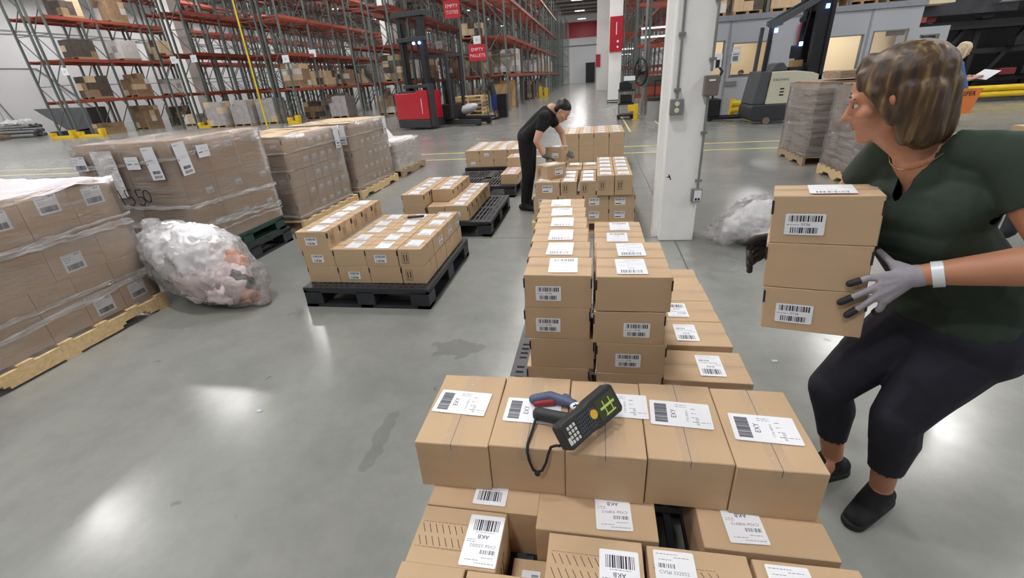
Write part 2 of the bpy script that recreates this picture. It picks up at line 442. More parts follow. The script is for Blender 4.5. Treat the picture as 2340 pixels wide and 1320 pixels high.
def deck_mesh():
    mb = MB()
    for i in range(5): mb.box(-D + .08, -.08, .2 + i * .52, .42 + i * .52, .0, .05)
    for x in (-D + .1, -.14): mb.box(x, x + .04, .3, .36 + 4 * .5, -.01, .01)
    return mb.mesh('pallet_support', RACKO)
DECKM = deck_mesh()
TAGM = MB().box(.031, .036, -.1, .1, -.035, .035).mesh('bay_tag', PAPER)
def rack(x, y0, n, levels, label, back=False, sup=6, flip=False):
    r = thing('pallet_rack', label, 'pallet rack', (x, y0, 0), group=None)
    for i in range(n + 1): obj('upright_frame', FRAME, r, (0, i * BAY, 0))
    cnt = 0
    for i in range(n):
        for L in levels:
            if cnt >= 98: break
            obj('load_beam', BEAM, r, (-.05 + .04, i * BAY, L)); obj('load_beam', BEAM, r, (-D + .05 - .04, i * BAY, L)); cnt += 2
            if i < sup: 
                obj('pallet_support', DECKM, r, (0, i * BAY, L))
    return r
LV = [1.70, 3.45, 5.2, 6.95, 8.6]
LVL = [1.84, 3.86, 5.87, 7.6]
def nlev(l, n): return l
rack(-4.35, 24.9, 22, LV[:4], 'green and orange pallet rack lining the left side of the long aisle', sup=8)
rack(-5.62, 24.9, 22, LV[:4], 'pallet rack standing back to back with the rack lining the long aisle', sup=4)
rack(-10.3, 24.9, 16, LV[:4], 'pallet rack behind the red reach truck mast', sup=6)
rack(-11.57, 24.9, 16, LV[:4], 'pallet rack standing back to back with the rack behind the red reach truck', sup=3)
rack(-16.2, 24.6, 16, LV[:4], 'pallet rack with loaded pallets right of the shrink wrapped grey loads', sup=5)
rack(-17.47, 24.6, 16, LV[:4], 'pallet rack back to back with the one beside the grey wrapped loads', sup=3)
rack(-22.0, 24.9, 14, LVL, 'pallet rack second from the left wall', sup=4)
rack(-23.27, 24.9, 14, LVL, 'pallet rack paired behind the second rack from the left wall', sup=4)
rack(-27.8, 22.4, 12, LVL, 'pallet rack nearest the white left wall, yellow guards at its foot', sup=5)
rack(-29.07, 22.4, 12, LVL, 'pallet rack at far left with its side facing the white wall', sup=5)
def guard(x0, x1, y, label):
    o = thing('rack_end_guard', label, 'rack guard', ((x0 + x1) / 2, y, 0))
    L = x1 - x0
    mk('floor_channel', MB().box(-L / 2, L / 2, -.12, .12, 0.0, .14), YEL, o, bevel=.01)
    mk('upturned_end', MB().box(L / 2 - .22, L / 2, -.14, .14, .14, .42), YEL, o, bevel=.01)
    mk('upturned_end', MB().box(-L / 2, -L / 2 + .22, -.14, .14, .14, .32), YEL, o, bevel=.01)
guard(-30.2, -28.6, 22.0, 'yellow steel guard at the outer foot of the leftmost rack')
guard(-28.3, -26.6, 22.0, 'yellow steel guard at the inner foot of the leftmost rack')
guard(-22.7, -21.8, 24.4, 'yellow guard at the foot of the second rack from the left wall')
guard(-16.7, -16.0, 24.1, 'yellow guard at the foot of the rack beside the grey wrapped loads')
# racks on the right side of the aisle
RR = 3.0
rack(5.2, 30.0, 16, LV[:4], 'pallet rack with orange beams right of the long aisle, behind the white column', sup=8)
rack(2.6, 30.0, 18, LV[:4], 'pallet rack standing on the right edge of the long aisle', sup=3)
# ================================================================ PALLETS
def plastic_pallet_parts(W=1.02, L=1.2, H=.165):
    deck = MB()
    t = .022; z0 = H - t
    # rim and cross members with open slots between them
    deck.box(0, W, 0, .09, z0, H); deck.box(0, W, L - .09, L, z0, H); deck.box(0, .09, .09, L - .09, z0, H); deck.box(W - .09, W, .09, L - .09, z0, H)
    deck.box(W / 2 - .05, W / 2 + .05, .09, L - .09, z0, H); deck.box(.09, W - .09, L / 2 - .05, L / 2 + .05, z0, H)
    for (xa, xb) in ((.09, W / 2 - .05), (W / 2 + .05, W - .09)):
        n = 8
        for i in range(n): 
            x = xa + (xb - xa) * (i + .5) / n; deck.box(x - .012, x + .012, .09, L - .09, z0, H - .001)
        for y in (L * .2, L * .35, L * .65, L * .8): deck.box(xa, xb, y - .012, y + .012, z0, H - .0005)
    # slot marks along the rim
    for i in range(26):
        y = .05 + i * (L - .1) / 25
        if i % 5: deck.quad([(W - .065, y - .009, H + .0006), (W - .025, y - .009, H + .0006), (W - .025, y + .009, H + .0006), (W - .065, y + .009, H + .0006)], 1); deck.quad([(.025, y - .009, H + .0006), (.065, y - .009, H + .0006), (.065, y + .009, H + .0006), (.025, y + .009, H + .0006)], 1)
    for i in range(22):
        x = .05 + i * (W - .1) / 21
        if i % 4: deck.quad([(x - .012, .03, H + .0006), (x + .012, .03, H + .0006), (x + .012, .045, H + .0006), (x - .012, .045, H + .0006)], 1)
    deck.box(0, W, 0, .02, z0 - .02, z0); deck.box(0, W, L - .02, L, z0 - .02, z0); deck.box(0, .02, 0, L, z0 - .02, z0); deck.box(W - .02, W, 0, L, z0 - .02, z0)
    bl = MB().box(-.075, .075, -.075, .075, .022, z0)
    run = MB().box(0, W, 0, .10, 0, .022); run.box(0, W, L - .10, L, 0, .022); run.box(0, .1, 0, L, 0, .022); run.box(W - .1, W, 0, L, 0, .022); run.box(W / 2 - .05, W / 2 + .05, 0, L, 0, .022)
    return deck, bl, run
SLOT = mat('slot_shadow_black', sr(18, 18, 20), .9)
GRNPL = mat('green_plastic', sr(38, 66, 58), .5, var=.1)
def plastic_pallet(x0, y0, label, W=1.02, L=1.2, z=0, m=BLKPL, H=.165):
    o = thing('plastic_pallet', label, 'pallet', (x0, y0, z))
    deck, bl, run = plastic_pallet_parts(W, L, H)
    mk('deck', deck, [m, SLOT], o)
    bme = bl.mesh('block', m, .006)
    for x in (.075, W / 2, W - .075):
        for y in (.075, L / 2, L - .075): obj('block', bme, o, (x, y, 0))
    mk('bottom_frame', run, m, o)
    return o
def wood_pallet(x0, y0, label, W=1.02, L=1.22, z=0, m=WOODP, H=.13, group=None, name='wooden_pallet', rz=0):
    o = thing(name, label, 'pallet', (x0, y0, z), rz, group)
    # deck boards along x, stringers along y, notched
    b = MB().box(0, W, 0, .09, H - .018, H).mesh('deck_board', m, .002)
    for i in range(7): obj('deck_board', b, o, (0, i * (L - .09) / 6, 0))
    st = MB()
    h0, h1 = .016, H - .018
    poly = [(0, h0), (.18, h0), (.21, h0 + .04), (.38, h0 + .04), (.41, h0), (L - .41, h0), (L - .38, h0 + .04), (L - .21, h0 + .04), (L - .18, h0), (L, h0), (L, h1), (0, h1)]
    Mr = Matrix(((0, 1, 0, 0), (1, 0, 0, 0), (0, 0, 1, 0), (0, 0, 0, 1)))
    v = []
    for yy in (0, .04): v += [(yy, p[0], p[1]) for p in poly]
    n = len(poly)
    # side walls triangulated as strips between top edge and notched bottom
    st = MB()
    segs = [(0, .18, h0), (.18, .21, None), (.21, .38, h0 + .04), (.38, .41, None), (.41, L - .41, h0), (L - .41, L - .38, None), (L - .38, L - .21, h0 + .04), (L - .21, L - .18, None), (L - .18, L, h0)]
    for a, c, zz in segs: st.box(0, .04, a, c, h0 + .02 if zz is None else zz, h1)
    sm = st.mesh('stringer', m)
    for x in (0, W / 2 - .02, W - .04): obj('stringer', sm, o, (x, 0, 0))
    bb = MB().box(0, W, 0, .1, 0, .016).mesh('bottom_board', m)
    for y in (0, L / 2 - .05, L - .1): obj('bottom_board', bb, o, (0, y, 0))
    return o
def stack_copy(src, z, label, dx=0, dy=0, rz=0, group=None):
    return copy_tree(src, (src.location.x + dx, src.location.y + dy, z), rz, label, group)

# ================================================================ CARTONS
def lab_mesh(kind):
    mb = MB()
    if kind == 'sku':      # two bar codes and a short number
        w, h = .098, .062; paper(mb, w, h)
        barcode(mb, -.040, .044, .008, .026, 1, 3, .0013); barcode(mb, -.034, .034, -.026, -.009, 1, 5, .0013)
        add_text(mb, '3Y36', .002, -.0005, .011, 1); greek(mb, -.044, -.014, -.002, .0022, 2, 4)
    elif kind == 'ship':   # barcode above, dark bar and print below
        w, h = .105, .072; paper(mb, w, h)
        barcode(mb, -.046, .044, .010, .030, 1, 9, .0014); mb.quad([(-.045, -.026, .0004), (.012, -.026, .0004), (.012, -.017, .0004), (-.045, -.017, .0004)], 1)
        greek(mb, -.044, .040, .003, .0018, 2, 2); greek(mb, -.01, .044, -.004, .0022, 2, 5); greek(mb, .018, .045, -.022, .002, 2, 6)
    elif kind == 'top':    # pale address label
        w, h = .112, .150; paper(mb, w, h)
        barcode(mb, -.040, .038, -.064, -.036, 2, 11, .0016); add_text(mb, 'AKB', .0, -.020, .014, 2)
        greek(mb, -.045, .0, .002, .0022, 2, 8); greek(mb, -.01, .045, .020, .0022, 2, 18); greek(mb, -.045, .0, .040, .0022, 2, 28); greek(mb, -.02, .04, .056, .003, 2, 29)
    elif kind == 'small':
        w, h = .085, .055; paper(mb, w, h, r=.002)
        barcode(mb, -.034, .034, -.022, -.002, 2, 13, .0018); greek(mb, -.034, -.0, .012, .003, 2, 3)
    elif kind == 'ship4':  # label of the big wrapped cartons
        w, h = .135, .12; paper(mb, w, h, r=.002)
        barcode(mb, -.052, .052, -.048, -.012, 2, 17, .0020); barcode(mb, -.052, .052, -.048, -.012, 1, 19, .0012)
        greek(mb, -.055, .0, .035, .004, 2, 3); greek(mb, -.055, -.01, .020, .004, 2, 5); greek(mb, -.055, -.02, .006, .004, 2, 6); greek(mb, .02, .055, .046, .006, 1, 7)
    elif kind == 'exy':    # sideways label on the top row of the near pallet
        w, h = .165, .105; paper(mb, w, h)
        barcode(mb, -.040, .040, -.070, -.036, 2, 23, .0017, vert=False); barcode(mb, -.040, .040, -.070, -.036, 1, 29, .0007, vert=False)
        add_text(mb, 'EXY', -.018, .0, .020, 1, rot=pi / 2); add_text(mb, 'CVS# 908915', .018, -.006, .009, 2, rot=pi / 2)
        for i in range(4): greek(mb, .030 + .0, .042, -.03 + i * .018, .003, 2, 30 + i)
        barcode(mb, -.04, -.005, .040, .048, 2, 31, .0013, vert=False); greek(mb, -.012, .02, .038, .0025, 2, 40); greek(mb, -.012, .02, .030, .0025, 2, 41); greek(mb, .052, .078, -.03, .0025, 2, 42)
    elif kind in ('akb', 'cvs'):
        w, h = .105, .158; paper(mb, w, h)
        barcode(mb, -.040, .036, -.064, -.028, 1, 37, .0016)
        add_text(mb, 'AKB', .0, -.010, .018, 1)
        add_text(mb, 'CVS# 332052' if kind == 'akb' else 'CVS# 908915', -.004, .018, .0135, 2)
        barcode(mb, -.042, .000, .030, .042, 2, 39, .0015)
        greek(mb, -.040, -.005, .052, .002, 2, 43); greek(mb, .0, .04, .060, .002, 2, 44); greek(mb, -.045, .01, .068, .0022, 2, 45); greek(mb, .022, .045, .0, .002, 2, 47); greek(mb, .022, .045, .006, .002, 2, 48)
        greek(mb, -.030, .026, -.024, .002, 2, 49)
    elif kind == 'pallet': # tall pallet licence sheet
        w, h = .125, .27; paper(mb, w, h, r=.002)
        barcode(mb, -.035, .045, -.085, -.060, 2, 51, .0022); barcode(mb, -.035, .045, -.085, -.06, 1, 52, .0012); barcode(mb, -.035, .045, -.122, -.098, 1, 53, .0018)
        greek(mb, -.05, .0, .11, .006, 2, 54); greek(mb, -.05, .04, .02, .0025, 2, 55); greek(mb, -.03, .04, .005, .0025, 2, 56); mb.quad([(-.055, -.01, .0004), (-.043, -.01, .0004), (-.043, .005, .0004), (-.055, .005, .0004)], 2)
    elif kind == 'sheet':
        w, h = .135, .105; paper(mb, w, h, r=.001)
        mb.quad([(-.055, -.014, .0004), (-.01, -.010, .0004), (-.01, -.003, .0004), (-.055, -.007, .0004)], 1); greek(mb, .012, .05, -.006, .006, 2, 57); greek(mb, -.03, .05, .02, .003, 2, 58)
    return mb.mesh('label_' + kind, [PAPER, BLACKINK, GREYINK])
LABM = {}
def LM(kind):
    if kind == 'topp' and kind not in LABM:
        m2 = LM('top').copy(); m2.materials[0] = PAPERP; LABM[kind] = m2
    if kind not in LABM:
        LABM[kind] = lab_mesh(kind)
        if kind == 'exy': LABM[kind].transform(Matrix.Diagonal((1.13, 1.13, 1, 1)))
    return LABM[kind]
FR = {  # face frames: (rotation euler, position on box of half sizes a,b,h)
    'front': lambda a, b, h, u, v: ((u, -b - .0012, v), (pi / 2, 0, 0)),
    'back': lambda a, b, h, u, v: ((u, b + .0012, v), (pi / 2, 0, pi)),
    'right': lambda a, b, h, u, v: ((a + .0012, u, v), (pi / 2, 0, pi / 2)),
    'left': lambda a, b, h, u, v: ((-a - .0012, u, v), (pi / 2, 0, -pi / 2)),
    'top': lambda a, b, h, u, v: ((u, v, h + .0012), (0, 0, 0)),
}
BODY = {}
def body_mesh(w, d, h, seam='x', marks=None, ii=None, stripes=False, seed=0, mt=None):
    key = (w, d, h, seam, marks, ii, stripes, seed, mt.name if mt else '')
    if key in BODY: return BODY[key]
    r = random.Random(seed + 5)
    a, b = w / 2 - .0015, d / 2 - .0015
    bm = bmesh.new()
    # gently bulging, slightly irregular card box
    nx, ny, nz = 4, 4, 2
    bmesh.ops.create_cube(bm, size=1.0)
    bmesh.ops.subdivide_edges(bm, edges=bm.edges[:], cuts=3, use_grid_fill=True)
    for v in bm.verts:
        x, y, z = v.co
        bx = 1 - (2 * y) ** 2; by = 1 - (2 * x) ** 2; bz = 1 - (2 * z) ** 2
        v.co.x = x * 2 * a + (.0016 * bx * bz * (1 if x > 0 else -1) if abs(abs(x) - .5) < 1e-4 else 0)
        v.co.y = y * 2 * b + (.0016 * by * bz * (1 if y > 0 else -1) if abs(abs(y) - .5) < 1e-4 else 0)
        v.co.z = (z + .5) * h + (r.uniform(-.0012, .0008) if z > .49 else 0)
    es = [e for e in bm.edges if len(e.link_faces) == 2 and e.calc_face_angle(0) > .7]
    bmesh.ops.bevel(bm, geom=es, offset=.0022, segments=1, affect='EDGES')
    me = bpy.data.meshes.new('carton_body'); bm.to_mesh(me); bm.free()
    mb = MB()
    mb.v = [v.co.copy() for v in me.vertices]; mb.f = [list(p.vertices) for p in me.polygons]; mb.m = [0] * len(mb.f); mb.sm = [False] * len(mb.f)
    bpy.data.meshes.remove(me)
    z = h + .0006
    if seam == 'x': mb.quad([(-a, -.0012, z), (a, -.0008, z), (a, .0006, z), (-a, .0010, z)], 1)
    if seam == 'y': mb.quad([(-.0010, -b, z), (.0008, -b, z), (.0012, b, z), (-.0006, b, z)], 1)
    if seam == 'x':
        for s in (-1, 1): X = s * (a + .0006); mb.quad([(X, -.001, h * .55), (X, .001, h * .55), (X, .001, h), (X, -.001, h)], 1)
    if seam == 'y':
        for s in (-1, 1): Y = s * (b + .0006); mb.quad([(-.001, Y, h * .6), (.001, Y, h * .6), (.001, Y, h), (-.001, Y, h)], 1)
    if marks == 'r':   # dark slot of the flap at the right hand corner of the front
        for s in (1, -1):
            mb.box(s * (a - .004) - .006 * (s < 0) , s * (a - .004) + .006 * (s > 0), -b - .001, -b + .016, h * .62, h * .90, 2)
    if ii:             # upright-bars symbol in a frame
        for face in ii:
            X, Y, s = (-a * .4, -b - .0022, 1) if face == 'f' else (a + .0022, -b * .3, 1)
            def q(u0, u1, v0, v1):
                if face == 'f': mb.quad([(X + u0, Y, v0), (X + u1, Y, v0), (X + u1, Y, v1), (X + u0, Y, v1)], 2)
                else: mb.quad([(X, Y + u0, v0), (X, Y + u1, v0), (X, Y + u1, v1), (X, Y + u0, v1)], 2)
            hh = h * .62; v0 = h * .14; ww = .052 if hh < .1 else .056; t = .0022; hh = min(hh, .092); v0 = (h - hh) * .5
            q(-ww / 2, ww / 2, v0, v0 + t); q(-ww / 2, ww / 2, v0 + hh - t, v0 + hh); q(-ww / 2, -ww / 2 + t, v0, v0 + hh); q(ww / 2 - t, ww / 2, v0, v0 + hh)
            q(-.014, -.007, v0 + hh * .22, v0 + hh * .84); q(.007, .014, v0 + hh * .22, v0 + hh * .84); q(-.017, .017, v0 + hh * .10, v0 + hh * .13)
    if stripes:        # diagonal printed warning strip on the lid
        x0, x1 = -a + .012, a - .09
        n = 9
        for rowy, dl in ((.018, 1), (-.022, 1)):
            for i in range(n):
                x = x0 + (x1 - x0) * i / (n - 1)
                mb.quad([(x, rowy + .012, z), (x + .0018, rowy + .012, z), (x + .014 * stripes + .0018, rowy - .016, z), (x + .014 * stripes, rowy - .016, z)], 2)
        for yy in (.036, -.044): greek(mb, x0, x1, yy, .0022, 3, seed + 70, z)
    me = mb.mesh('carton_body', [mt or CARD, CARDD, INK, GREYBR])
    BODY[key] = me; return me
GREYBR = mat('faded_brown_ink', sr(140, 108, 82), .7)
TM = {}
def tape_mesh(L, w):
    k = (round(L, 3), round(w, 3))
    if k not in TM:
        mb = MB(); n = 12; r = random.Random(int(L * 1000))
        vv = []
        for i in range(n + 1):
            x = -L / 2 + L * i / n
            for j, y in enumerate((-w / 2, 0, w / 2)): vv.append((x, y + r.uniform(-.001, .001), r.uniform(0, .0006)))
        mb.add(vv, [(i * 3 + j, (i + 1) * 3 + j, (i + 1) * 3 + j + 1, i * 3 + j + 1) for i in range(n) for j in range(2)], 0, None, True)
        TM[k] = mb.mesh('tape', TAPE)
    return TM[k]
def carton(dims, x, y, z, label, rz=0, labels=(), seam='x', marks=None, ii=None, stripes=False, tape=True, group=None, tdown=.04, name='carton', mt=None, jit=.0015, twid=.05):
    """x, y = centre; z = base"""
    w, d, h = dims
    o = thing(name, label, 'box', (x, y, z), rz + random.uniform(-1, 1) * jit * 4, group)
    obj('body', body_mesh(w, d, h, seam, marks, ii, stripes, random.choice((0, 1, 2)), mt), o)
    a, b = w / 2, d / 2
    if tape:
        if seam == 'x':
            obj('tape', tape_mesh(w, twid), o, (0, 0, h + .0012))
            for s in (1, -1): obj('tape', tape_mesh(tdown, twid), o, (s * (a + .0008), 0, h - tdown / 2), (0, pi / 2, 0))
        else:
            obj('tape', tape_mesh(d, twid), o, (0, 0, h + .0012), (0, 0, pi / 2))
            for s in (1, -1): obj('tape', tape_mesh(tdown, twid), o, (0, s * (b + .0008), h - tdown / 2), (pi / 2, pi / 2, 0))
    for L in labels:
        kind, face, u, v = L[:4]; rot = L[4] if len(L) > 4 else 0
        loc, eu = FR[face](a, b, h, u, v)
        if face == 'top': loc = (loc[0], loc[1], loc[2] + .0012)
        q = Euler(eu).to_matrix().to_4x4() @ Matrix.Rotation(rot, 4, 'Z')
        lo = obj('label', LM(kind), o); lo.matrix_local = Matrix.Translation(loc) @ q
    return o
ORD = ['first', 'second', 'third', 'fourth', 'fifth', 'sixth', 'seventh', 'eighth', 'ninth']
SM = (.262, .19, .14); BIG = (.357, .2377, .185)

# ---------------------------------------------------------------- near pallet F (bottom of the photo)
fp = plastic_pallet(-.53, .25, 'black plastic pallet under the nearest carton stack, almost hidden', W=1.2, L=1.12)
fb = .35
xs0 = -.546; bw = .2377
tl = [(-.002, -.01, pi / 2 * 0 + .06), (.01, -.03, .02), (.06, .03, .03), (.0, .0, -.1), (.0, -.05, -.06)]
names = ['leftmost carton of the taped row across the near pallet', 'second carton from left in near row, black scanner lying on it',
         'middle carton of the near row, scanner head resting on it', 'fourth carton from left in the near taped row, tape torn', 'rightmost carton of the near taped row beside the worker']
for i in range(5):
    u, v, r = tl[i]
    # carton is turned so its long side runs away from the camera
    carton((bw, .357, .185), xs0 + bw * (i + .5), 1.182 + (-.004, .006, 0, .004, -.004)[i], fb, names[i], rz=(0.012, 0, -.004, .002, 0)[i], seam='y', labels=[('exy', 'top', (-.012, .0, .045, .0, .0)[i], (.02, -.01, .05, .02, -.015)[i], (-.06, -.02, .0, -.05, -.04)[i] + (pi if False else 0))], tdown=.05)
# lower cartons, lids up, just in front of / under the row
BIGR = (.352, .25, .185)
carton(BIGR, -.327, 1.052, .165, 'carton under the left end of the near row, barcode label showing', labels=[('cvs', 'top', .02, -.028, 0)], seam='none', tape=False)
carton(BIGR, .022, 1.008, .165, 'carton under the middle of the near row, large label on its lid', labels=[('cvs', 'top', .050, -.025, pi + .05)], seam='none', tape=False)
carton((.345, .25, .185), .487, 1.008, .165, 'carton under the right end of near row, right of the dark gap', labels=[('cvs', 'top', -.050, -.022, pi + .05)], seam='none', tape=False)
AK = (.262, .187, .185)
carton(AK, -.374, .833, .165, 'carton with diagonal print and upside-down label at left of near pallet', labels=[('akb', 'top', .075, -.005, pi)], seam='none', tape=False, stripes=1, ii='r')
carton(AK, .018, .785, .165, 'carton with diagonal print at the middle of the bottom edge', labels=[('akb', 'top', .065, -.02, pi)], seam='none', tape=False, stripes=1)
carton(AK, .290, .780, .165, 'carton with big white label left of its diagonal print', rz=0, labels=[('akb', 'top', -.062, .0, 0)], seam='none', tape=False, stripes=1)
carton(AK, .560, .775, .165, 'carton at the bottom right corner of near pallet, label at left', labels=[('akb', 'top', -.05, .0, 0)], seam='none', tape=False, stripes=1)
carton((.187, .262, .185), -.420, .612, .165, 'leftmost carton at the bottom edge of the photo, striped lid', stripes=-1, seam='none', tape=False)
carton((.187, .262, .185), -.228, .610, .165, 'carton at bottom edge right of the leftmost striped lid', stripes=-1, seam='none', tape=False)
carton((.12, .16, .05), -.165, .80, .165, 'low carton down in the gap between the near cartons', labels=[('small', 'top', 0, 0, pi / 2)], seam='none', tape=False)

# ---------------------------------------------------------------- second stack: tall small cartons and big taped cartons at right
plastic_pallet(-.41, 1.50, 'black plastic pallet under the tall middle carton stack', W=1.05, L=1.2)
def small(x, y, z, label, front=None, rz=0, top='top', ii=None, group=None, u=None, marks='r', dims=SM, tr=0.0):
    labs = []
    if front: labs.append((front, 'front', (-.035 if u is None else u), dims[2] * .46))
    if top: labs.append((top, 'top', random.uniform(-.01, .02), random.uniform(-.008, .008), tr + random.uniform(-.04, .04) + random.choice((0, 0, pi))))
    return carton(dims, x, y, z, label, rz, labs, seam='x', marks=marks, ii=ii, group=group, twid=.035, tdown=.03)
for k in range(5):
    lay = ['bottom', 'second', 'third', 'fourth', 'top'][k]
    for j in range(6):
        if j > 0 and k < 4: 
            # only the side flank shows; keep columns whole behind the front
            if j > 0 and k < 3: continue
        x = -.131 + (.0, -.006, .012, -.004, .0)[k] - .004 * j; y = 1.56 + .095 + j * .193
        if k == 4: x -= .006 * j
        lb = f'carton, {lay} layer, {ORD[j]} from front, left column of the middle stack' if k < 4 else f'top carton {"at the front" if j == 0 else ORD[j] + " from the front"} of the left column, middle stack'
        small(x, y, .165 + .14 * k, lb, front='sku' if (j == 0 and k in (2, 3, 4)) and k != 2 else None, u=-.035)
    for j in range(6):
        if k < 4 and j > 0 and k < 3: continue
        if k == 4 and j > 1: continue
        x = .146 + (.0, .004, .008, -.006, .004)[k]; y = 1.56 + .095 + j * .193 - .02
        lb = f'small carton, {lay} layer, {ORD[j]} from front, right column of the middle stack'
        small(x, y, .165 + .14 * k + (.003 if k == 4 else 0), lb, front='sku' if j == 0 and k in (2, 3) else None, u=(.02, .02, -.01, .03, 0)[k], dims=(.275, .19, .142) if k == 4 else (.268, .19, .14))
for j in range(5):
    y0 = [1.612, 1.922, 2.160, 2.398, 2.62][j]; x = [.487, .478, .476, .474, .468][j]
    carton((.357, .2377, .185), x, y0 + .119 + (.03 if j == 0 else 0), .165, f'big taped carton, {ORD[j]} from the front, right side of the middle stack', rz=(-.02 if j == 0 else 0), labels=[('exy' if False else 'akb', 'top', (.03, -.015, -.02, -.09, -.12)[j], .0, (.0, 0, pi, 0, 0)[j])], seam='x', twid=.05)

# ---------------------------------------------------------------- stack G: black pallet left of centre
plastic_pallet(-2.235, 2.866, 'black plastic pallet loaded with neat small cartons left of centre', W=1.03, L=1.17)
gx0, gy0 = -2.232, 2.968
lays = ['bottom', 'second', 'third']
for k in range(3):
    for i in range(4):
        for j in range(5):
            if k == 2 and i > 0: continue
            if k < 2 and (j > 0 and i < 3) and not (k == 1): continue
            if k < 2 and i == 3: continue
            if k == 1 and i == 0 and j > 0: continue
            x = gx0 + .262 * (i + .5) + (.008 * (1 - k)); y = gy0 + .192 * (j + .5)
            fr = 'sku' if j == 0 and (k, i) in ((2, 0), (1, 0), (1, 2), (0, 1)) else None
            lb = f'carton, {lays[k]} layer, {ORD[i]} from left, {ORD[j]} from front, black pallet left of centre'
            small(x - (.012 if k == 2 else 0), y, .165 + .14 * k, lb, front=fr, ii='r' if k == 2 else None, u=-.01 if k else .0, top='top' if (k, i) != (0, 0) and not (k == 0) else None)
    if k < 2:
        for j in range(4):
            x = gx0 + .786 + .098 + .008 * (1 - k); y = gy0 + .268 * (j + .5)
            if j == 3: y -= .045
            o = carton((.19, .262, .14), x, y, .165 + .14 * k, f'sideways carton, {lays[k]} layer, {ORD[j]} from front, right edge of left centre pallet', labels=([('top', 'top', .0, .0, 0)] if k == 1 else []) + ([('sku', 'right', .05, .06)] if k == 1 and j > 0 else []), seam='x', marks=None, ii='f' if j == 0 else None, twid=.035)
# small dark folded knife on top
o = thing('utility_knife', 'dark utility knife lying on a carton of the black pallet', 'knife', (-1.60, 3.80, .4475), .25)
mb = MB(); mb.box(-.075, .075, -.016, .016, 0, .018); mk('handle', mb, mat('knife_handle', sr(58, 44, 52), .5), o, bevel=.006); mk('blade', MB().box(-.115, -.07, -.009, .009, .007, .009), GREYST, o)

# ---------------------------------------------------------------- P2
plastic_pallet(-2.11, 4.57, 'black plastic pallet second in the row, right half bare')
def block(x0, y0, nx, ny, nz, dims, lab, z0=.165, fronts=(), sideII=False, top='top', group=None, skip=None, hid=True, **kw):
    w, d, h = dims
    for k in range(nz):
        for i in range(nx):
            for j in range(ny):
                if hid and 0 < j < ny and k < nz - 1 and i < nx - 1: continue
                if skip and skip(i, j, k): continue
                fr = 'small' if (i, k) in fronts and j == 0 else None
                small(x0 + w * (i + .5) + random.uniform(-.002, .002), y0 + d * (j + .5), z0 + h * k, lab(i, j, k), front=fr, dims=dims, top=top if k == nz - 1 else None, ii='r' if sideII else None, u=0, **kw)
LAY = lambda k, n: ['bottom', 'second', 'third', 'fourth', 'fifth'][k] if k < n - 1 else 'top'
block(-2.115, 4.70, 1, 5, 2, SM, lambda i, j, k: f'small carton, {LAY(k, 2)} layer, {ORD[j]} from front, left column, second black pallet', hid=False)
block(-1.845, 4.94, 1, 4, 2, SM, lambda i, j, k: f'small carton, {LAY(k, 2)} layer, {ORD[j]} from front, middle column, second black pallet', hid=False)
small(-1.70, 4.80, .165, 'carton lying in front of the middle column on the second black pallet', top=None, marks=None)
block(-1.60, 4.62, 1, 6, 1, (.262, .19, .17), lambda i, j, k: f'carton {ORD[j]} from front in the long single row on the second black pallet', fronts=((0, 0),), hid=False, sideII=True)

# ---------------------------------------------------------------- P3, P4
plastic_pallet(-2.13, 6.31, 'black plastic pallet third in the row, mostly bare deck')
PK = 'top'
for j in range(3):
    small(-1.195, 6.51 + .19 * j, .165, f'carton {ORD[j]} from front at the right edge of third black pallet', front=None, top='topp')
for j in range(2):
    small(-1.195, 7.09 + .19 * j, .165, f'carton under the raised pair on the third black pallet, {ORD[j]}', top=None)
    small(-1.195, 7.09 + .19 * j, .305, f'raised carton {ORD[j]} from front on the third black pallet', top='topp')
plastic_pallet(-2.24, 7.82, 'black plastic pallet farthest in the row, fully covered with cartons')
block(-2.22, 7.86, 4, 6, 2, (.25, .19, .14), lambda i, j, k: f'carton, {LAY(k, 2)} layer, {ORD[i]} from left, {ORD[j]} from front, farthest black pallet', fronts=((1, 1), (0, 0)))

# ---------------------------------------------------------------- M stack (where the man works)
wood_pallet(-.65, 4.64, 'wooden pallet under the mixed carton stack by the stooping man', W=1.07, L=1.2)
for k in range(2):
    for i in range(4):
        for j in range(6):
            if j > 0 and i not in (0, 3): continue
            carton(SM, -.628 + .2615 * (i + .5), 4.665 + .191 * (j + .5), .13 + .14 * k, f'carton, {LAY(k, 3)} layer, {ORD[i]} from left, {ORD[j]} from front, stooping man\'s stack', labels=[('ship', 'front', -.02, .07)] if j == 0 else [], marks='r', twid=.035)
carton(SM, -.475, 4.765, .41, 'carton with white label in third layer at the front left, man\'s stack', labels=[('ship', 'front', 0, .07), ('top', 'top', -.04, .02)], marks='r')
for i in (0, 1):
    for j in range(3):
        if i == 1 and j == 0: pass
        carton((.168, .19, .14), (-.255, -.06)[i], 4.765 + j * .2, .41, f'carton with bars print, {ORD[i]} narrow column, {ORD[j]} from front, man\'s stack', labels=[('top', 'top', 0, 0)], ii='f', marks=None)
for i in (0, 1):
    for j in range(5):
        carton((.172, .20, .20), .118 + i * .176, 4.74 + j * .222, .41, f'tall carton with bars print, {["left", "right"][i]} column, {ORD[j]} from front, man\'s stack', labels=[('top', 'top', 0, 0.01)], ii='f', marks=None)
for i in range(2):
    for j in range(2):
        carton((.19, .20, .14), -.235 + i * .195, 5.42 + j * .24, .41, f'small carton behind the printed ones, {["left", "right"][i]}, {["nearer", "farther"][j]}, man\'s stack', labels=[('top', 'top', 0, 0.01)] if j else [], marks=None)
for j in range(4):
    carton((.19, .2, .14), -.52, 5.0 + j * .205, .41, f'carton {ORD[j]} from front along the left edge of the man\'s stack', marks=None)
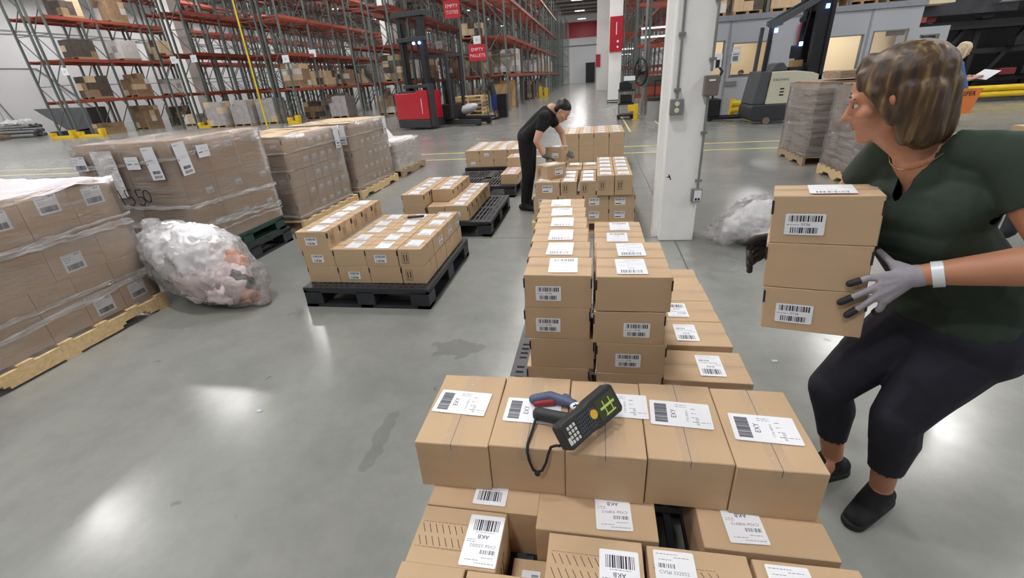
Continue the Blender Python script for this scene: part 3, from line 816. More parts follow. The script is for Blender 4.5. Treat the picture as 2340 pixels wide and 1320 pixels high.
carton((.19, .262, .14), -.455, 4.93, .551, 'tilted loose carton with label lying on the man\'s stack', rz=-.82, labels=[('ship', 'right', .03, .07), ('top', 'top', 0, 0)], ii='f', marks=None, seam='y')
# ---------------------------------------------------------------- N rows beyond the man
plastic_pallet(-.52, 7.88, 'black plastic pallet hidden under the long carton row beyond the man')
for k in range(2):
    for i in range(4):
        for j in range(4):
            if j > 0 and i < 3: continue
            carton((.245, .262, .14), -.505 + .2475 * (i + .5), 7.93 + .27 * (j + .5), .165 + .14 * k, f'carton, {LAY(k, 3)} layer, {ORD[i]} from left, {ORD[j]} from front, beyond the man', marks=None)
for i in range(4):
    for j in range(4):
        carton((.245, .262, .20), -.505 + .2475 * (i + .5), 7.93 + .27 * (j + .5), .445, f'top carton, {ORD[i]} from left, {ORD[j]} from front, in the block beyond the man', labels=[('top', 'top', 0, 0)], marks='r')

# ================================================================ WRAPPED LOADS on the left
def film(name, x0, x1, y0, y1, z0, z1, label, m=FILM, seed=1, top=True, amp=.012, cat='plastic wrap', bands=()):
    """wrinkled thin film shell around a load"""
    r = random.Random(seed); bm = bmesh.new()
    bmesh.ops.create_cube(bm, size=1.0)
    bmesh.ops.subdivide_edges(bm, edges=bm.edges[:], cuts=11, use_grid_fill=True)
    if not top: bmesh.ops.delete(bm, geom=[f for f in bm.faces if f.normal.z > .5], context='FACES')
    bmesh.ops.delete(bm, geom=[f for f in bm.faces if f.normal.z < -.5], context='FACES')
    from mathutils import noise
    cx, cy = (x0 + x1) / 2, (y0 + y1) / 2
    for v in bm.verts:
        p = Vector(v.co)
        q = noise.noise(Vector((p.x * 4 + seed * 7, p.y * 4, p.z * 9)))
        v.co = ((p.x * (x1 - x0)), (p.y * (y1 - y0)), (p.z + .5) * (z1 - z0))
        s = 1 + amp * q
        v.co.x += (amp * abs(q) * 1.2 + .007) * (1 if p.x > 0 else -1) * (abs(p.x) > .49)
        v.co.y += (amp * abs(q) * 1.2 + .007) * (1 if p.y > 0 else -1) * (abs(p.y) > .49)
        if p.z > .49: v.co.z += .004 + abs(q) * amp
    me = bpy.data.meshes.new(name); bm.to_mesh(me); bm.free()
    for p in me.polygons: p.use_smooth = True
    me.materials.append(m)
    o = obj(name, me, None, (cx, cy, z0)); tag(o, label, cat)
    for bi, (za, zb, hh) in enumerate(bands):
        mb = MB(); n = 40; r = random.Random(seed * 10 + bi); X = (x1 - x0) / 2 + amp + .012; Yh = (y1 - y0) / 2 + amp + .012; vv = []
        path = [(-X + 2 * X * i / 14, -Yh) for i in range(15)] + [(X, -Yh + 2 * Yh * i / 26) for i in range(27)]
        for i, (px_, py_) in enumerate(path):
            t = i / (len(path) - 1); zc = za + (zb - za) * t - z0 + r.uniform(-.006, .006); h2 = hh * r.uniform(.6, 1.2)
            for j in range(5): vv.append((px_ + r.uniform(-.002, .003), py_ + r.uniform(-.003, .002), zc + (j / 4 - .5) * h2))
        mb.add(vv, [(i * 5 + j, (i + 1) * 5 + j, (i + 1) * 5 + j + 1, i * 5 + j + 1) for i in range(len(path) - 1) for j in range(4)], 0, None, True)
        mk('film_band', mb, FILMBAND, o)
    return o
# A : nearest wrapped load, big cartons
wood_pallet(-4.56, 1.27, 'pale wooden pallet under the nearest wrapped load at left edge', W=1.07, L=1.56)
for k, (z0_, h_, seams, labs_) in enumerate(((.13, .37, (1.30, 1.62, 2.02, 2.28, 2.54, 2.8), {3: (2.40, .22), 4: (2.666, .225)}), (.50, .285, (1.30, 1.75, 2.2, 2.55, 2.8), {2: (2.345, .585)}), (.785, .285, (1.30, 1.6, 1.9, 2.2, 2.5, 2.8), {2: (2.06, .955), 3: (2.36, .985), 4: (2.655, .972)}))):
    n_ = len(seams) - 1
    for j, (ya, yb) in enumerate(zip(seams, seams[1:])):
        lb_ = [('ship4', 'right', labs_[j][0] - (ya + yb) / 2, labs_[j][1] - z0_)] if j in labs_ else []
        carton((.50, yb - ya, h_), -3.785, (ya + yb) / 2, z0_, f'wrapped carton, {LAY(k, 3)} layer, {ORD[n_ - 1 - j]} from the far end, load at left edge', seam='none', tape=False, labels=lb_, mt=CARD2, jit=.0004)
    carton((.50, .4, h_), -4.29, 2.6, z0_, f'wrapped carton behind, {LAY(k, 3)} layer, far end of the load at left edge', seam='none', tape=False, mt=CARD2)
film('stretch_wrap', -4.56, -3.525, 1.30, 2.81, .10, 1.075, 'clear stretch wrap round the nearest load at left edge', FILM, 3, bands=((.80, .74, .05), (.74, .80, .025), (.42, .36, .03), (.22, .34, .05)))
o = thing('top_sheet', 'white plastic sheet lying over the nearest wrapped load', 'plastic sheet', (-4.05, 2.05, 1.085))
def sheet(sx, sy, seed, amp, nx=30, ny=30, edge=0):
    from mathutils import noise
    mb = MB(); vv = []
    for i in range(nx + 1):
        for j in range(ny + 1):
            x = (i / nx - .5) * sx; y = (j / ny - .5) * sy
            q = noise.noise(Vector((x * 3.1 + seed, y * 3.1, seed))) + .5 * noise.noise(Vector((x * 9 + seed, y * 9, seed)))
            ed = max(abs(i / nx - .5), abs(j / ny - .5)) * 2
            vv.append((x + edge * q * .05, y + edge * .05 * noise.noise(Vector((y * 5, x * 5, seed))), abs(q) * amp - (max(0, ed - .93) * edge)))
    f = [(i * (ny + 1) + j, (i + 1) * (ny + 1) + j, (i + 1) * (ny + 1) + j + 1, i * (ny + 1) + j + 1) for i in range(nx) for j in range(ny)]
    mb.add(vv, f, 0, None, True); return mb
SHW = mat('white_sheet', sr(236, 228, 232), .3, var=.02)
mk('sheet', sheet(1.05, 1.5, 4, .035, edge=.6), SHW, o)
# B : second wrapped load on green over black pallet
plastic_pallet(-4.49, 3.29, 'black plastic pallet under the green one at the second wrapped load', W=1.05, L=1.2)
plastic_pallet(-4.49, 3.27, 'dark green plastic pallet stacked on a black one under wrapped cartons', W=1.03, L=1.18, z=.165, m=GRNPL, H=.14)
for k in range(3):
    hh = .315
    for j in range(3):
        w = .37
        labs = [('small', 'right', .07, .20), ] if k == 0 else [('small', 'right', .08, .17)]
        if k == 2: labs = [('small', 'right', .1, .22)]
        carton((.50, w, hh), -3.728, 3.345 + w * (j + .5), .305 + hh * k, f'wrapped carton, {LAY(k, 3)} layer, {["nearest", "middle", "farthest"][j]} on the right face, green pallet load', seam='none', tape=False, labels=labs, mt=CARD2, jit=.0005)
    carton((.48, w, hh), -4.222, 3.345 + w * .5, .305 + hh * k, f'wrapped carton, {LAY(k, 3)} layer, left end of the green pallet load', seam='none', tape=False, labels=[('ship4', 'front', -.05, .18)] if k == 1 else [('small', 'front', .05, .2)] , mt=CARD2)
film('stretch_wrap', -4.465, -3.478, 3.34, 4.46, .29, 1.25, 'wrinkled clear wrap round the load on the green pallet', FILM, 5, bands=((.72, .66, .04), (.56, .45, .06), (1.05, 1.22, .03), (.45, .40, .02)))
def stuck(kind, x, y, z, face, rot, label, par=None, name='paper_sheet', cat='paper sheet'):
    o = obj(name, LM(kind), None); eu = {'front': (pi / 2, 0, 0), 'right': (pi / 2, 0, pi / 2)}[face]
    o.matrix_world = Matrix.Translation((x, y, z)) @ (Euler(eu).to_matrix().to_4x4() @ Matrix.Rotation(rot, 4, 'Z'))
    tag(o, label, cat); return o
stuck('pallet', -3.66, 3.315, 1.08, 'front', .06, 'tall paper sheet with barcodes, left of the pair on the load\'s near face')
stuck('pallet', -3.448, 3.42, 1.10, 'right', .06, 'tall paper sheet with barcodes stuck at the corner of green pallet load')
stuck('sheet', -3.86, 3.315, 1.09, 'front', 0, 'white paper with a black line on the near face of green pallet load')
stuck('sheet', -3.448, 3.65, 1.13, 'right', .0, 'white paper with a black line on the right face of green pallet load')
stuck('ship4', -4.40, 3.315, 1.10, 'front', 0, 'white label at the far left end of the green pallet load')
# crumpled document pouch and the number written on the film
o = thing('document_pouch', 'large white plastic document pouch crumpled on the green pallet load', 'pouch', (-4.13, 3.31, 1.0))
mb = MB(); 
sh = sheet(.22, .40, 8, .012, 14, 18); 
for v_ in sh.v: v_.y, v_.z = v_.z * -1, v_.y
mk('pouch', sh, film_mat('pouch_plastic', .62, sx=(9, 9, 9)), o)
mb = MB(); greek(mb, -.08, .03, -.165, .012, 0, 3); mk('writing', mb, mat('blue_ink', sr(90, 100, 160), .5), o, (0, -.016, 0), (pi / 2, 0, 0))
o = thing('marker_number', 'number 1550 written in black marker on the wrap', 'writing', (-3.97, 3.306, .80))
mb = MB()
def stroke(pts, w=.010):
    for a_, b_ in zip(pts, pts[1:]): mb.bar((a_[0], 0, a_[1]), (b_[0], 0, b_[1]), w, .002, up=(0, 1, 0)) 
stroke([(-.15, .07), (-.13, -.07)])
for ox in (-.06, .05):
    stroke([(ox + .05, .07), (ox - .02, .065), (ox - .015, .005), (ox + .035, .005), (ox + .05, -.035), (ox + .02, -.07), (ox - .02, -.06)])
pts = [(.135 + .035 * cos(t * pi / 6), .055 * sin(t * pi / 6) + .01) for t in range(13)]; stroke(pts)
mk('digits', mb, BLACKINK, o)
# C and D : loads of labelled small cartons
def wrapped_small(x0, x1, y0, y1, nlay, lh, name, seedv, pal, ends):
    wood_pallet(x0 - .03, y0 - .03, pal, W=x1 - x0 + .08, L=y1 - y0 + .14)
    for k in range(nlay):
        z = .13 + lh * k
        fl = (k + 1) % 2
        ox = random.uniform(-.012, .006); oy = random.uniform(-.008, .010)
        # front face
        xs = []
        x = x1
        seq = ['L', 'L', 'L'] if fl else ['S', 'S', 'L', 'S']
        i = 0
        while x - x0 > .12 and i < 5:
            w = .30 if seq[i % len(seq)] == 'L' else .20
            w = min(w, x - x0)
            carton((w - .007, .30, lh - .003), x - w / 2 + ox, y0 + .15 + oy, z, f'wrapped carton, {LAY(k, nlay)} layer, {ORD[i]} from the corner near end, {name}', seam='none', tape=False, marks='r' if w > .25 else None, labels=[('small', 'front', .04, .09)] if w > .25 else [], mt=CARD2, jit=.0003)
            x -= w; i += 1
        y = y0 + .30; i = 0; n = 5 if fl else 5
        dy = (y1 - y0 - .30) / n
        while i < n:
            d = dy
            carton((.26, d - .007, lh - .003), x1 - .13 + ox, y + d / 2 + oy, z, f'wrapped carton, {LAY(k, nlay)} layer, {ORD[i]} right face, {name}', seam='none', tape=False, labels=[('small', 'right', .0, .10)] if not (i == 0 and fl) else [], mt=CARD2, jit=.0003)
            y += d; i += 1
    film('stretch_wrap', x0 - .004, x1 + .006, y0 - .005, y1 + .006, .11, .13 + lh * nlay + .004, f'clear stretch wrap round the {name}', FILM, seedv, bands=((.92, .93, .02), (.73, .72, .015), (.20, .16, .03)))
    o = thing('top_sheet', f'pale cardboard sheet on top of the {name}', 'cardboard sheet', ((x0 + x1) / 2, (y0 + y1) / 2, .13 + lh * nlay + .01))
    mk('sheet', sheet(x1 - x0, y1 - y0, seedv, .012, edge=.1), mat('pale_card_sheet', sr(214, 188, 152), .6, var=.04), o)
wrapped_small(-4.52, -3.515, 4.82, 6.08, 5, .193, 'third wrapped load', 11, 'wooden pallet under the third wrapped load with torn film', None)
wrapped_small(-4.52, -3.53, 6.37, 7.65, 5, .193, 'fourth wrapped load', 13, 'pale wooden pallet under the fourth wrapped load', None)
stuck('ship4', -3.86, 4.80, 1.03, 'front', .0, 'white label pair on the near end of the third wrapped load')
stuck('ship4', -3.85, 4.798, .93, 'front', .0, 'lower white label on the near end of the third wrapped load')
stuck('pallet', -3.485, 5.98, .96, 'right', .0, 'tall white label at the far corner of the third wrapped load')
stuck('pallet', -3.62, 6.35, .95, 'front', .0, 'tall white label at the near corner of the fourth wrapped load')
stuck('pallet', -3.50, 7.58, .97, 'right', .0, 'tall white label at the far corner of the fourth wrapped load')
# E : low load under cloudy film with a loose drape
wood_pallet(-4.55, 7.95, 'grey wooden pallet under the low cloudy wrapped load', W=1.08, L=1.25, m=WOODG)
for k in range(2):
    for j in range(4): carton((.5, .29, .23), -3.80, 8.02 + .29 * (j + .5) - .02, .13 + .235 * k, f'carton seen through cloudy film, {["lower", "upper"][k]} layer, {ORD[j]} along the low load', seam='none', tape=False, mt=CARD2)
    carton((.48, .29, .23), -4.30, 8.15, .13 + .235 * k, f'carton at the left end of the low cloudy wrapped load, {["lower", "upper"][k]} layer', seam='none', tape=False, mt=CARD2)
film('stretch_wrap', -4.56, -3.545, 7.985, 9.17, .12, .62, 'cloudy white film wrapped round the low load', FILMW, 17)
o = thing('film_drape', 'loose white plastic film heaped on the low wrapped load', 'plastic film', (-3.98, 8.42, .64))
mb = sheet(.8, .95, 21, .05, 40, 40, edge=1.5)
for v_ in mb.v:
    k_ = max(0, 1 - ((v_.x + .05) ** 2 / .10 + (v_.y + .12) ** 2 / .12)); v_.z += .30 * k_ ** .8
mk('film', mb, mat('milky_film', sr(232, 228, 224), .35, var=.03), o)
# ================================================================ PEOPLE
def capsule(mb, p0, r0, p1, r1, n=14, mi=0):
    p0 = Vector(p0); p1 = Vector(p1); d = p1 - p0; L = d.length
    if L < 1e-5: d = Vector((0, 0, 1)); L = 0.0
    else: d = d / L
    pts = []; rs = []
    for a in (88, 65, 42, 20): pts.append(p0 - d * r0 * sin(radians(a))); rs.append(r0 * cos(radians(a)))
    pts.append(p0); rs.append(r0)
    pts.append(p1 if L > 1e-5 else p0 + d * 1e-4); rs.append(r1)
    for a in (20, 42, 65, 88): pts.append(p1 + d * r1 * sin(radians(a))); rs.append(r1 * cos(radians(a)))
    # explicit direction to keep rings clean
    u = Vector((0, 0, 1)) if abs(d.z) < .9 else Vector((1, 0, 0))
    x = d.cross(u).normalized(); y = d.cross(x)
    N = len(pts); vv = []
    for p, r in zip(pts, rs): vv += [p + (x * cos(2 * pi * k / n) + y * sin(2 * pi * k / n)) * r for k in range(n)]
    f = [(i * n + k, i * n + (k + 1) % n, (i + 1) * n + (k + 1) % n, (i + 1) * n + k) for i in range(N - 1) for k in range(n)]
    f.append(tuple(range(n))[::-1]); f.append(tuple((N - 1) * n + k for k in range(n)))
    mb.add(vv, f, mi)
def ellipsoid(mb, c, rx, ry, rz, R=None, n=16, m=12):
    vv = []; c = Vector(c); R = R or Matrix.Identity(3)
    for i in range(m + 1):
        a = pi * i / m
        if i == 0 or i == m: 
            vv.append(c + R @ Vector((0, 0, rz * cos(a)))); continue
        for k in range(n): vv.append(c + R @ Vector((rx * sin(a) * cos(2 * pi * k / n), ry * sin(a) * sin(2 * pi * k / n), rz * cos(a))))
    f = []
    for k in range(n): f.append((0, 1 + k, 1 + (k + 1) % n))
    for i in range(m - 2):
        for k in range(n): f.append((1 + i * n + k, 1 + (i + 1) * n + k, 1 + (i + 1) * n + (k + 1) % n, 1 + i * n + (k + 1) % n))
    l = 1 + (m - 2) * n; e = len(vv) - 1
    for k in range(n): f.append((l + k, e, l + (k + 1) % n))
    mb.add(vv, f)
def blob(name, caps, m, voxel, parent=None, smooth=6, ell=(), fold=0.0, seed=0, fscale=9.0, cut=None):
    mb = MB()
    for c in caps: capsule(mb, *c)
    for e in ell: ellipsoid(mb, *e)
    me = mb.mesh(name, m)
    o = bpy.data.objects.new('tmp', me); C.objects.link(o)
    bm = bmesh.new(); bm.from_mesh(me); bmesh.ops.recalc_face_normals(bm, faces=bm.faces); bm.to_mesh(me); bm.free()
    md = o.modifiers.new('r', 'REMESH'); md.mode = 'VOXEL'; md.voxel_size = voxel
    sm = o.modifiers.new('s', 'SMOOTH'); sm.iterations = smooth; sm.factor = .5
    dg = bpy.context.evaluated_depsgraph_get(); me2 = bpy.data.meshes.new_from_object(o.evaluated_get(dg))
    bpy.data.objects.remove(o); bpy.data.meshes.remove(me)
    if cut or fold:
        from mathutils import noise
        bm = bmesh.new(); bm.from_mesh(me2); bm.normal_update()
        if fold:
            for v in bm.verts:
                q = noise.noise(Vector((v.co.x * fscale + seed, v.co.y * fscale, v.co.z * fscale * .5)))
                q2 = 1 - abs(noise.noise(Vector((v.co.x * fscale * 1.3, v.co.y * fscale * 1.3 + seed, v.co.z * fscale * .9)))) * 2
                v.co += v.normal * (q * fold + q2 * fold * .6)
        if cut:
            for (pc, pn) in cut:
                bmesh.ops.bisect_plane(bm, geom=bm.verts[:] + bm.edges[:] + bm.faces[:], plane_co=pc, plane_no=pn, clear_outer=True)
        bm.to_mesh(me2); bm.free()
    for p in me2.polygons: p.use_smooth = True
    me2.name = name
    if not me2.materials: me2.materials.append(m)
    return obj(name, me2, parent)
SKIN = mat('skin_tan', sr(186, 130, 100), .5, var=.04, nscale=14, bump=.03)
SKINL = mat('skin_light', sr(206, 160, 134), .5, var=.04)
SKIND = mat('skin_dark', sr(92, 62, 50), .5, var=.05)
SHIRT = mat('green_shirt_cloth', sr(44, 56, 46), .85, var=.08, nscale=30, bump=.15, bscale=300)
NAVY = mat('navy_leggings', sr(30, 31, 44), .8, var=.1, nscale=30)
BLKC = mat('black_cloth', sr(20, 20, 23), .9, var=.1)
GLOVE = mat('grey_knit_glove', sr(156, 152, 160), .8, var=.06, nscale=60, bump=.2, bscale=500)
GLOVEB = mat('black_glove_coating', sr(34, 34, 38), .6)
def hair_mat(name, c0, c1, c2):
    m, t, b = nt(name)
    v = coords(t, 'Object', (60, 60, 3))
    n = node(t, 'ShaderNodeTexNoise', i_Scale=1.0, i_Detail=4.0); t.links.new(v, n.inputs['Vector'])
    r = ramp(t, n.outputs[0], [(0.3, c0), (0.55, c1), (0.72, c2)])
    t.links.new(r.outputs[0], b.inputs['Base Color']); b.inputs['Roughness'].default_value = .45
    bp = node(t, 'ShaderNodeBump', i_Strength=.7, i_Distance=.004); t.links.new(n.outputs[0], bp.inputs['Height']); t.links.new(bp.outputs[0], b.inputs['Normal'])
    return m
HAIR = hair_mat('brown_streaked_hair', sr(44, 32, 22), sr(88, 66, 43), sr(146, 120, 82))
HAIRB = hair_mat('black_hair', sr(14, 12, 12), sr(26, 22, 20), sr(40, 34, 30))
HAIRY = hair_mat('blonde_hair', sr(170, 150, 118), sr(214, 198, 164), sr(232, 220, 190))
LIP = mat('lips', sr(160, 88, 78), .4)
EYEW = mat('eye_white', sr(196, 186, 178), .2, var=0)
EYED = mat('eye_iris', sr(44, 28, 20), .15, var=0)

def head(parent, c, fwd, up, s=1.0, skin=SKIN, hair=HAIR, style='bob', vox=.0045, sep=True):
    """c = centre of skull; fwd, up = directions; s = scale"""
    F = Vector(fwd).normalized(); U = Vector(up); U = (U - F * U.dot(F)).normalized(); Rr = F.cross(U)   # F=x, U=z
    R = Matrix((F, U.cross(F), U)).transposed()
    P = lambda x, y, z: Vector(c) + R @ (Vector((x, y, z)) * s)
    caps = [(P(.045, 0, -.060), .050 * s, P(.060, 0, -.088), .026 * s),      # jaw, chin
            (P(.0, .045, -.055), .022 * s, P(.055, .012, -.092), .018 * s), (P(.0, -.045, -.055), .022 * s, P(.055, -.012, -.092), .018 * s),
            (P(.085, 0, .004), .010 * s, P(.103, 0, -.030), .0125 * s),      # nose
            (P(.092, .010, -.034), .008 * s, P(.092, -.010, -.034), .008 * s),
            (P(.078, .016, -.056), .010 * s, P(.078, -.016, -.056), .010 * s), # lips mass
            (P(.078, .038, .022), .010 * s, P(.084, .012, .020), .009 * s), (P(.078, -.038, .022), .010 * s, P(.084, -.012, .020), .009 * s),
            (P(.050, .046, -.018), .020 * s, P(.060, .036, -.024), .020 * s), (P(.050, -.046, -.018), .020 * s, P(.060, -.036, -.024), .020 * s),
            (P(-.005, .074, .008), .012 * s, P(-.002, .070, -.026), .009 * s), (P(-.005, -.074, .008), .012 * s, P(-.002, -.070, -.026), .009 * s)]
    ell = [(P(-.010, 0, .030), .096 * s, .074 * s, .088 * s, R), (P(.030, 0, -.020), .058 * s, .058 * s, .085 * s, R)]
    return P, R, caps, ell
def face_bits(parent, P, R, s, hairm):
    for sd in (1, -1):
        mb = MB(); ellipsoid(mb, P(.0735, .030 * sd, .003), .0095 * s, .0105 * s, .0080 * s, R, 12, 8)
        e = mk('eye', mb, EYEW, parent)
        mb = MB(); ellipsoid(mb, P(.0812, .031 * sd, .003), .0035 * s, .0050 * s, .0055 * s, R, 10, 6); mk('iris', mb, EYED, e)
        mb = MB(); mb.tube([P(.086, .012 * sd, .026), P(.088, .028 * sd, .031), P(.076, .046 * sd, .024)], [.0025 * s, .003 * s, .0015 * s], 6); mk('eyebrow', mb, hairm, parent)
    mb = MB(); mb.tube([P(.078, .022, -.056), P(.088, .008, -.053), P(.089, 0, -.0545), P(.088, -.008, -.053), P(.078, -.022, -.056)], [.002 * s, .004 * s, .004 * s, .004 * s, .002 * s], 8)
    mb.tube([P(.078, .020, -.059), P(.087, .006, -.063), P(.087, -.006, -.063), P(.078, -.020, -.059)], [.002 * s, .0045 * s, .0045 * s, .002 * s], 8)
    mk('lips', mb, LIP, parent)

# ---------------------------------------------------------------- woman carrying three cartons
wm = thing('person', 'person in dark green T-shirt and grey gloves carrying three stacked cartons', 'person', (.98, 1.38, 0))
def par(o, p):
    o.parent = p; o.matrix_parent_inverse = p.matrix_world.inverted() if False else Matrix.Translation(-Vector(p.location)); return o
def wblob(name, caps, m, vox, **kw):
    o = blob(name, caps, m, vox, None, **kw); par(o, kw.get('pp') or wm); return o
V = Vector
Lsh = V((.980, 1.275, 1.300)); Rsh = V((.850, 1.525, 1.280))
Lel = V((1.075, 1.14, 1.095)); Lwr = V((.852, 1.258, 1.010))
Rel = V((.80, 1.68, 1.02)); Rwr = V((.640, 1.655, .955))
neck = V((.880, 1.425, 1.330)); hc = V((.772, 1.440, 1.443))
Lhip = V((1.120, 1.365, .765)); Rhip = V((1.035, 1.480, .755))
Lkn = V((.985, 1.330, .475)); Rkn = V((.852, 1.478, .475))
Lan = V((1.060, 1.385, .10)); Ran = V((.960, 1.530, .10))
FW = V((-.88, .46, -.26)); UPV = V((-.25, 0, 1))
P, HR, hcaps, hell = head(wm, hc, FW, UPV, .97)
body_caps = list(hcaps) + [
    (neck + V((.0, 0, -.03)), .056, hc + V((.015, 0, -.07)), .052),
    (neck + V((-.015, -.01, -.05)), .055, (Lsh + Rsh) / 2 + V((0, 0, -.06)), .072),
    (Lsh, .062, Lel, .050), (Lel, .049, Lel.lerp(Lwr, .35), .048), (Lel.lerp(Lwr, .35), .047, Lwr, .027),
    (Rsh, .058, Rel, .046), (Rel, .044, Rwr, .028),
    ((Lsh + Rsh) / 2 + V((0, 0, -.08)), .070, V((1.095, 1.425, .80)), .070),
    (Lhip + V((0, 0, -.05)), .08, Lkn, .055), (Lkn, .055, Lan, .036), (Rhip + V((0, 0, -.05)), .08, Rkn, .055), (Rkn, .055, Ran, .036),
    (Lan, .034, Lan + V((-.05, -.04, -.05)), .032), (Ran, .034, Ran + V((-.05, -.04, -.05)), .032),
    (Lsh, .036, neck + V((0, 0, -.03)), .040), (Rsh, .036, neck + V((0, 0, -.03)), .040)]
bd = blob('body', body_caps, SKIN, .006, None, ell=hell, smooth=3); par(bd, wm)
hd = bpy.data.objects.new('face', None)
bpy.data.objects.remove(hd)
class _W: pass
def wpar(before):
    for o in list(C.objects):
        if o not in before and o.parent is None: par(o, wm)
bef = set(C.objects); face_bits(None, P, HR, .97, HAIRB)
for o in set(C.objects) - bef:
    if o.parent is None: par(o, wm)
# T-shirt
ch = (Lsh + Rsh) / 2
side = (Lsh - Rsh).normalized(); front = V((-.86, -.46, -.1)).normalized()
def T(a, b, c_): return ch + side * a + front * b + V((0, 0, c_))
hemc = V((1.080, 1.420, .815))
sh_caps = [
    (T(-.10, -.01, -.04), .062, T(.10, -.01, -.04), .062), (T(-.08, .02, -.12), .075, T(.08, .02, -.12), .078),
    (T(-.06, .038, -.150), .070, T(.06, .038, -.150), .072), (T(-.06, .03, -.2), .070, T(.06, .03, -.2), .072),
    (T(-.06, -.01, -.14), .085, T(.06, -.01, -.14), .088), (T(-.05, .0, -.20), .088, hemc + side * -.055 + V((0, 0, .09)), .098),
    (T(.06, .0, -.20), .092, hemc + side * .065 + V((0, 0, .09)), .102), (hemc + side * -.055 + V((0, 0, .05)), .108, hemc + side * .065 + V((0, 0, .05)), .114),
    (hemc + side * -.04 + front * .03 + V((0, 0, .12)), .09, hemc + side * .05 + front * .03 + V((0, 0, .12)), .09),
    (hemc + side * -.055 + V((0, 0, .0)), .112, hemc + side * .07 + V((0, 0, .0)), .118),
    (neck + V((.02, .0, -.045)), .055, ch + V((0, 0, -.03)), .06), (neck + side * .035 + V((.01, 0, -.02)), .045, Lsh + V((0, 0, .008)), .060), (neck - side * .035 + V((.01, 0, -.02)), .045, Rsh + V((0, 0, .008)), .060), (neck + V((.02, 0, -.06)), .075, ch + V((0, 0, -.06)), .085),
    (Lsh, .066, Lsh.lerp(Lel, .62), .064), (Rsh, .062, Rsh.lerp(Rel, .6), .060)]
ld = (Lel - Lsh).normalized(); rd = (Rel - Rsh).normalized()
shirt = blob('shirt', sh_caps, SHIRT, .006, None, smooth=9, fold=.004, seed=3, fscale=11, cut=None)
# open neck, sleeve ends and hem: trimmed with planes only on the faces concerned
bm = bmesh.new(); bm.from_mesh(shirt.data)
dl = []
nf = neck + front * .07 + V((0, 0, -.02))
for f in bm.faces:
    c_ = f.calc_center_median()
    if .115 < (c_ - Lsh).dot(ld) < .235 and (c_ - (Lsh + ld * (c_ - Lsh).dot(ld))).length < .085: dl.append(f); continue
    if .115 < (c_ - Rsh).dot(rd) < .235 and (c_ - (Rsh + rd * (c_ - Rsh).dot(rd))).length < .085: dl.append(f); continue
    if c_.z < .770: dl.append(f); continue
    # V neck
    q = c_ - neck; fz = q.z; fs = q.dot(side); ff = q.dot(front)
    if q.length < .20:
        if fz > -.022 and (q - V((0, 0, fz))).length < .058: dl.append(f); continue
        if ff > .0 and fz > -.150 and abs(fs) < .050 * (fz + .150) / .150 + .003: dl.append(f); continue
bmesh.ops.delete(bm, geom=dl, context='FACES'); 
loose = [v for v in bm.verts if not v.link_faces]
bmesh.ops.delete(bm, geom=loose, context='VERTS')
for _ in range(10): bmesh.ops.smooth_vert(bm, verts=[v for v in bm.verts if v.is_boundary], factor=.6, use_axis_x=True, use_axis_y=True, use_axis_z=True)
bm.to_mesh(shirt.data); bm.free()
sd_ = shirt.modifiers.new('thickness', 'SOLIDIFY'); sd_.thickness = .003
par(shirt, wm)
# leggings
lg_caps = [(hemc + side * -.055 + V((.01, 0, -.02)), .122, hemc + side * .065 + V((.015, 0, -.03)), .132),
    (hemc + side * -.05 + V((.03, .01, -.06)), .118, hemc + side * .06 + V((.035, 0, -.07)), .128),
    (Lhip + V((0, 0, -.03)), .118, Lhip.lerp(Lkn, .5), .100), (Lhip.lerp(Lkn, .5), .098, Lkn, .073), (Lkn + V((-.008, -.008, 0)), .070, Lkn.lerp(Lan, .30) + V((.012, .008, 0)), .072),
    (Lkn.lerp(Lan, .30) + V((.012, .008, 0)), .071, Lkn.lerp(Lan, .70), .052),
    (Rhip + V((0, 0, -.03)), .110, Rhip.lerp(Rkn, .5), .094), (Rhip.lerp(Rkn, .5), .092, Rkn, .070), (Rkn + V((-.008, -.008, 0)), .066, Rkn.lerp(Ran, .30) + V((.012, .008, 0)), .066),
    (Rkn.lerp(Ran, .30) + V((.012, .008, 0)), .066, Rkn.lerp(Ran, .70), .047)]
lg = blob('leggings', lg_caps, NAVY, .006, None, smooth=4, fold=.0015, seed=5, fscale=12)
bm = bmesh.new(); bm.from_mesh(lg.data)
bmesh.ops.delete(bm, geom=[f for f in bm.faces if f.calc_center_median().z < .222 or f.calc_center_median().z > .90], context='FACES'); bm.to_mesh(lg.data); bm.free(); par(lg, wm)
pk = blob('pocket', [(Lhip + V((.075, -.06, .06)), .030, Lhip + V((.055, -.085, -.10)), .030), (Lhip + V((.115, -.0, .05)), .03, Lhip + V((.085, -.03, -.13)), .03)], NAVY, .006, None, smooth=4); par(pk, lg); pk.parent = wm
mb = MB(); 
for s_ in (0, 1): mb.tube([Lhip + V((.045 + .012 * s_, -.128, .030 - .01 * s_)), Lhip + V((.065 + .012 * s_, -.123, .040 - .01 * s_)), Lhip + V((.060 + .012 * s_, -.125, .022 - .01 * s_))], .0018, 6)
par(mk('pocket_emblem', mb, mat('silver_print', sr(150, 150, 165), .4), None), wm)
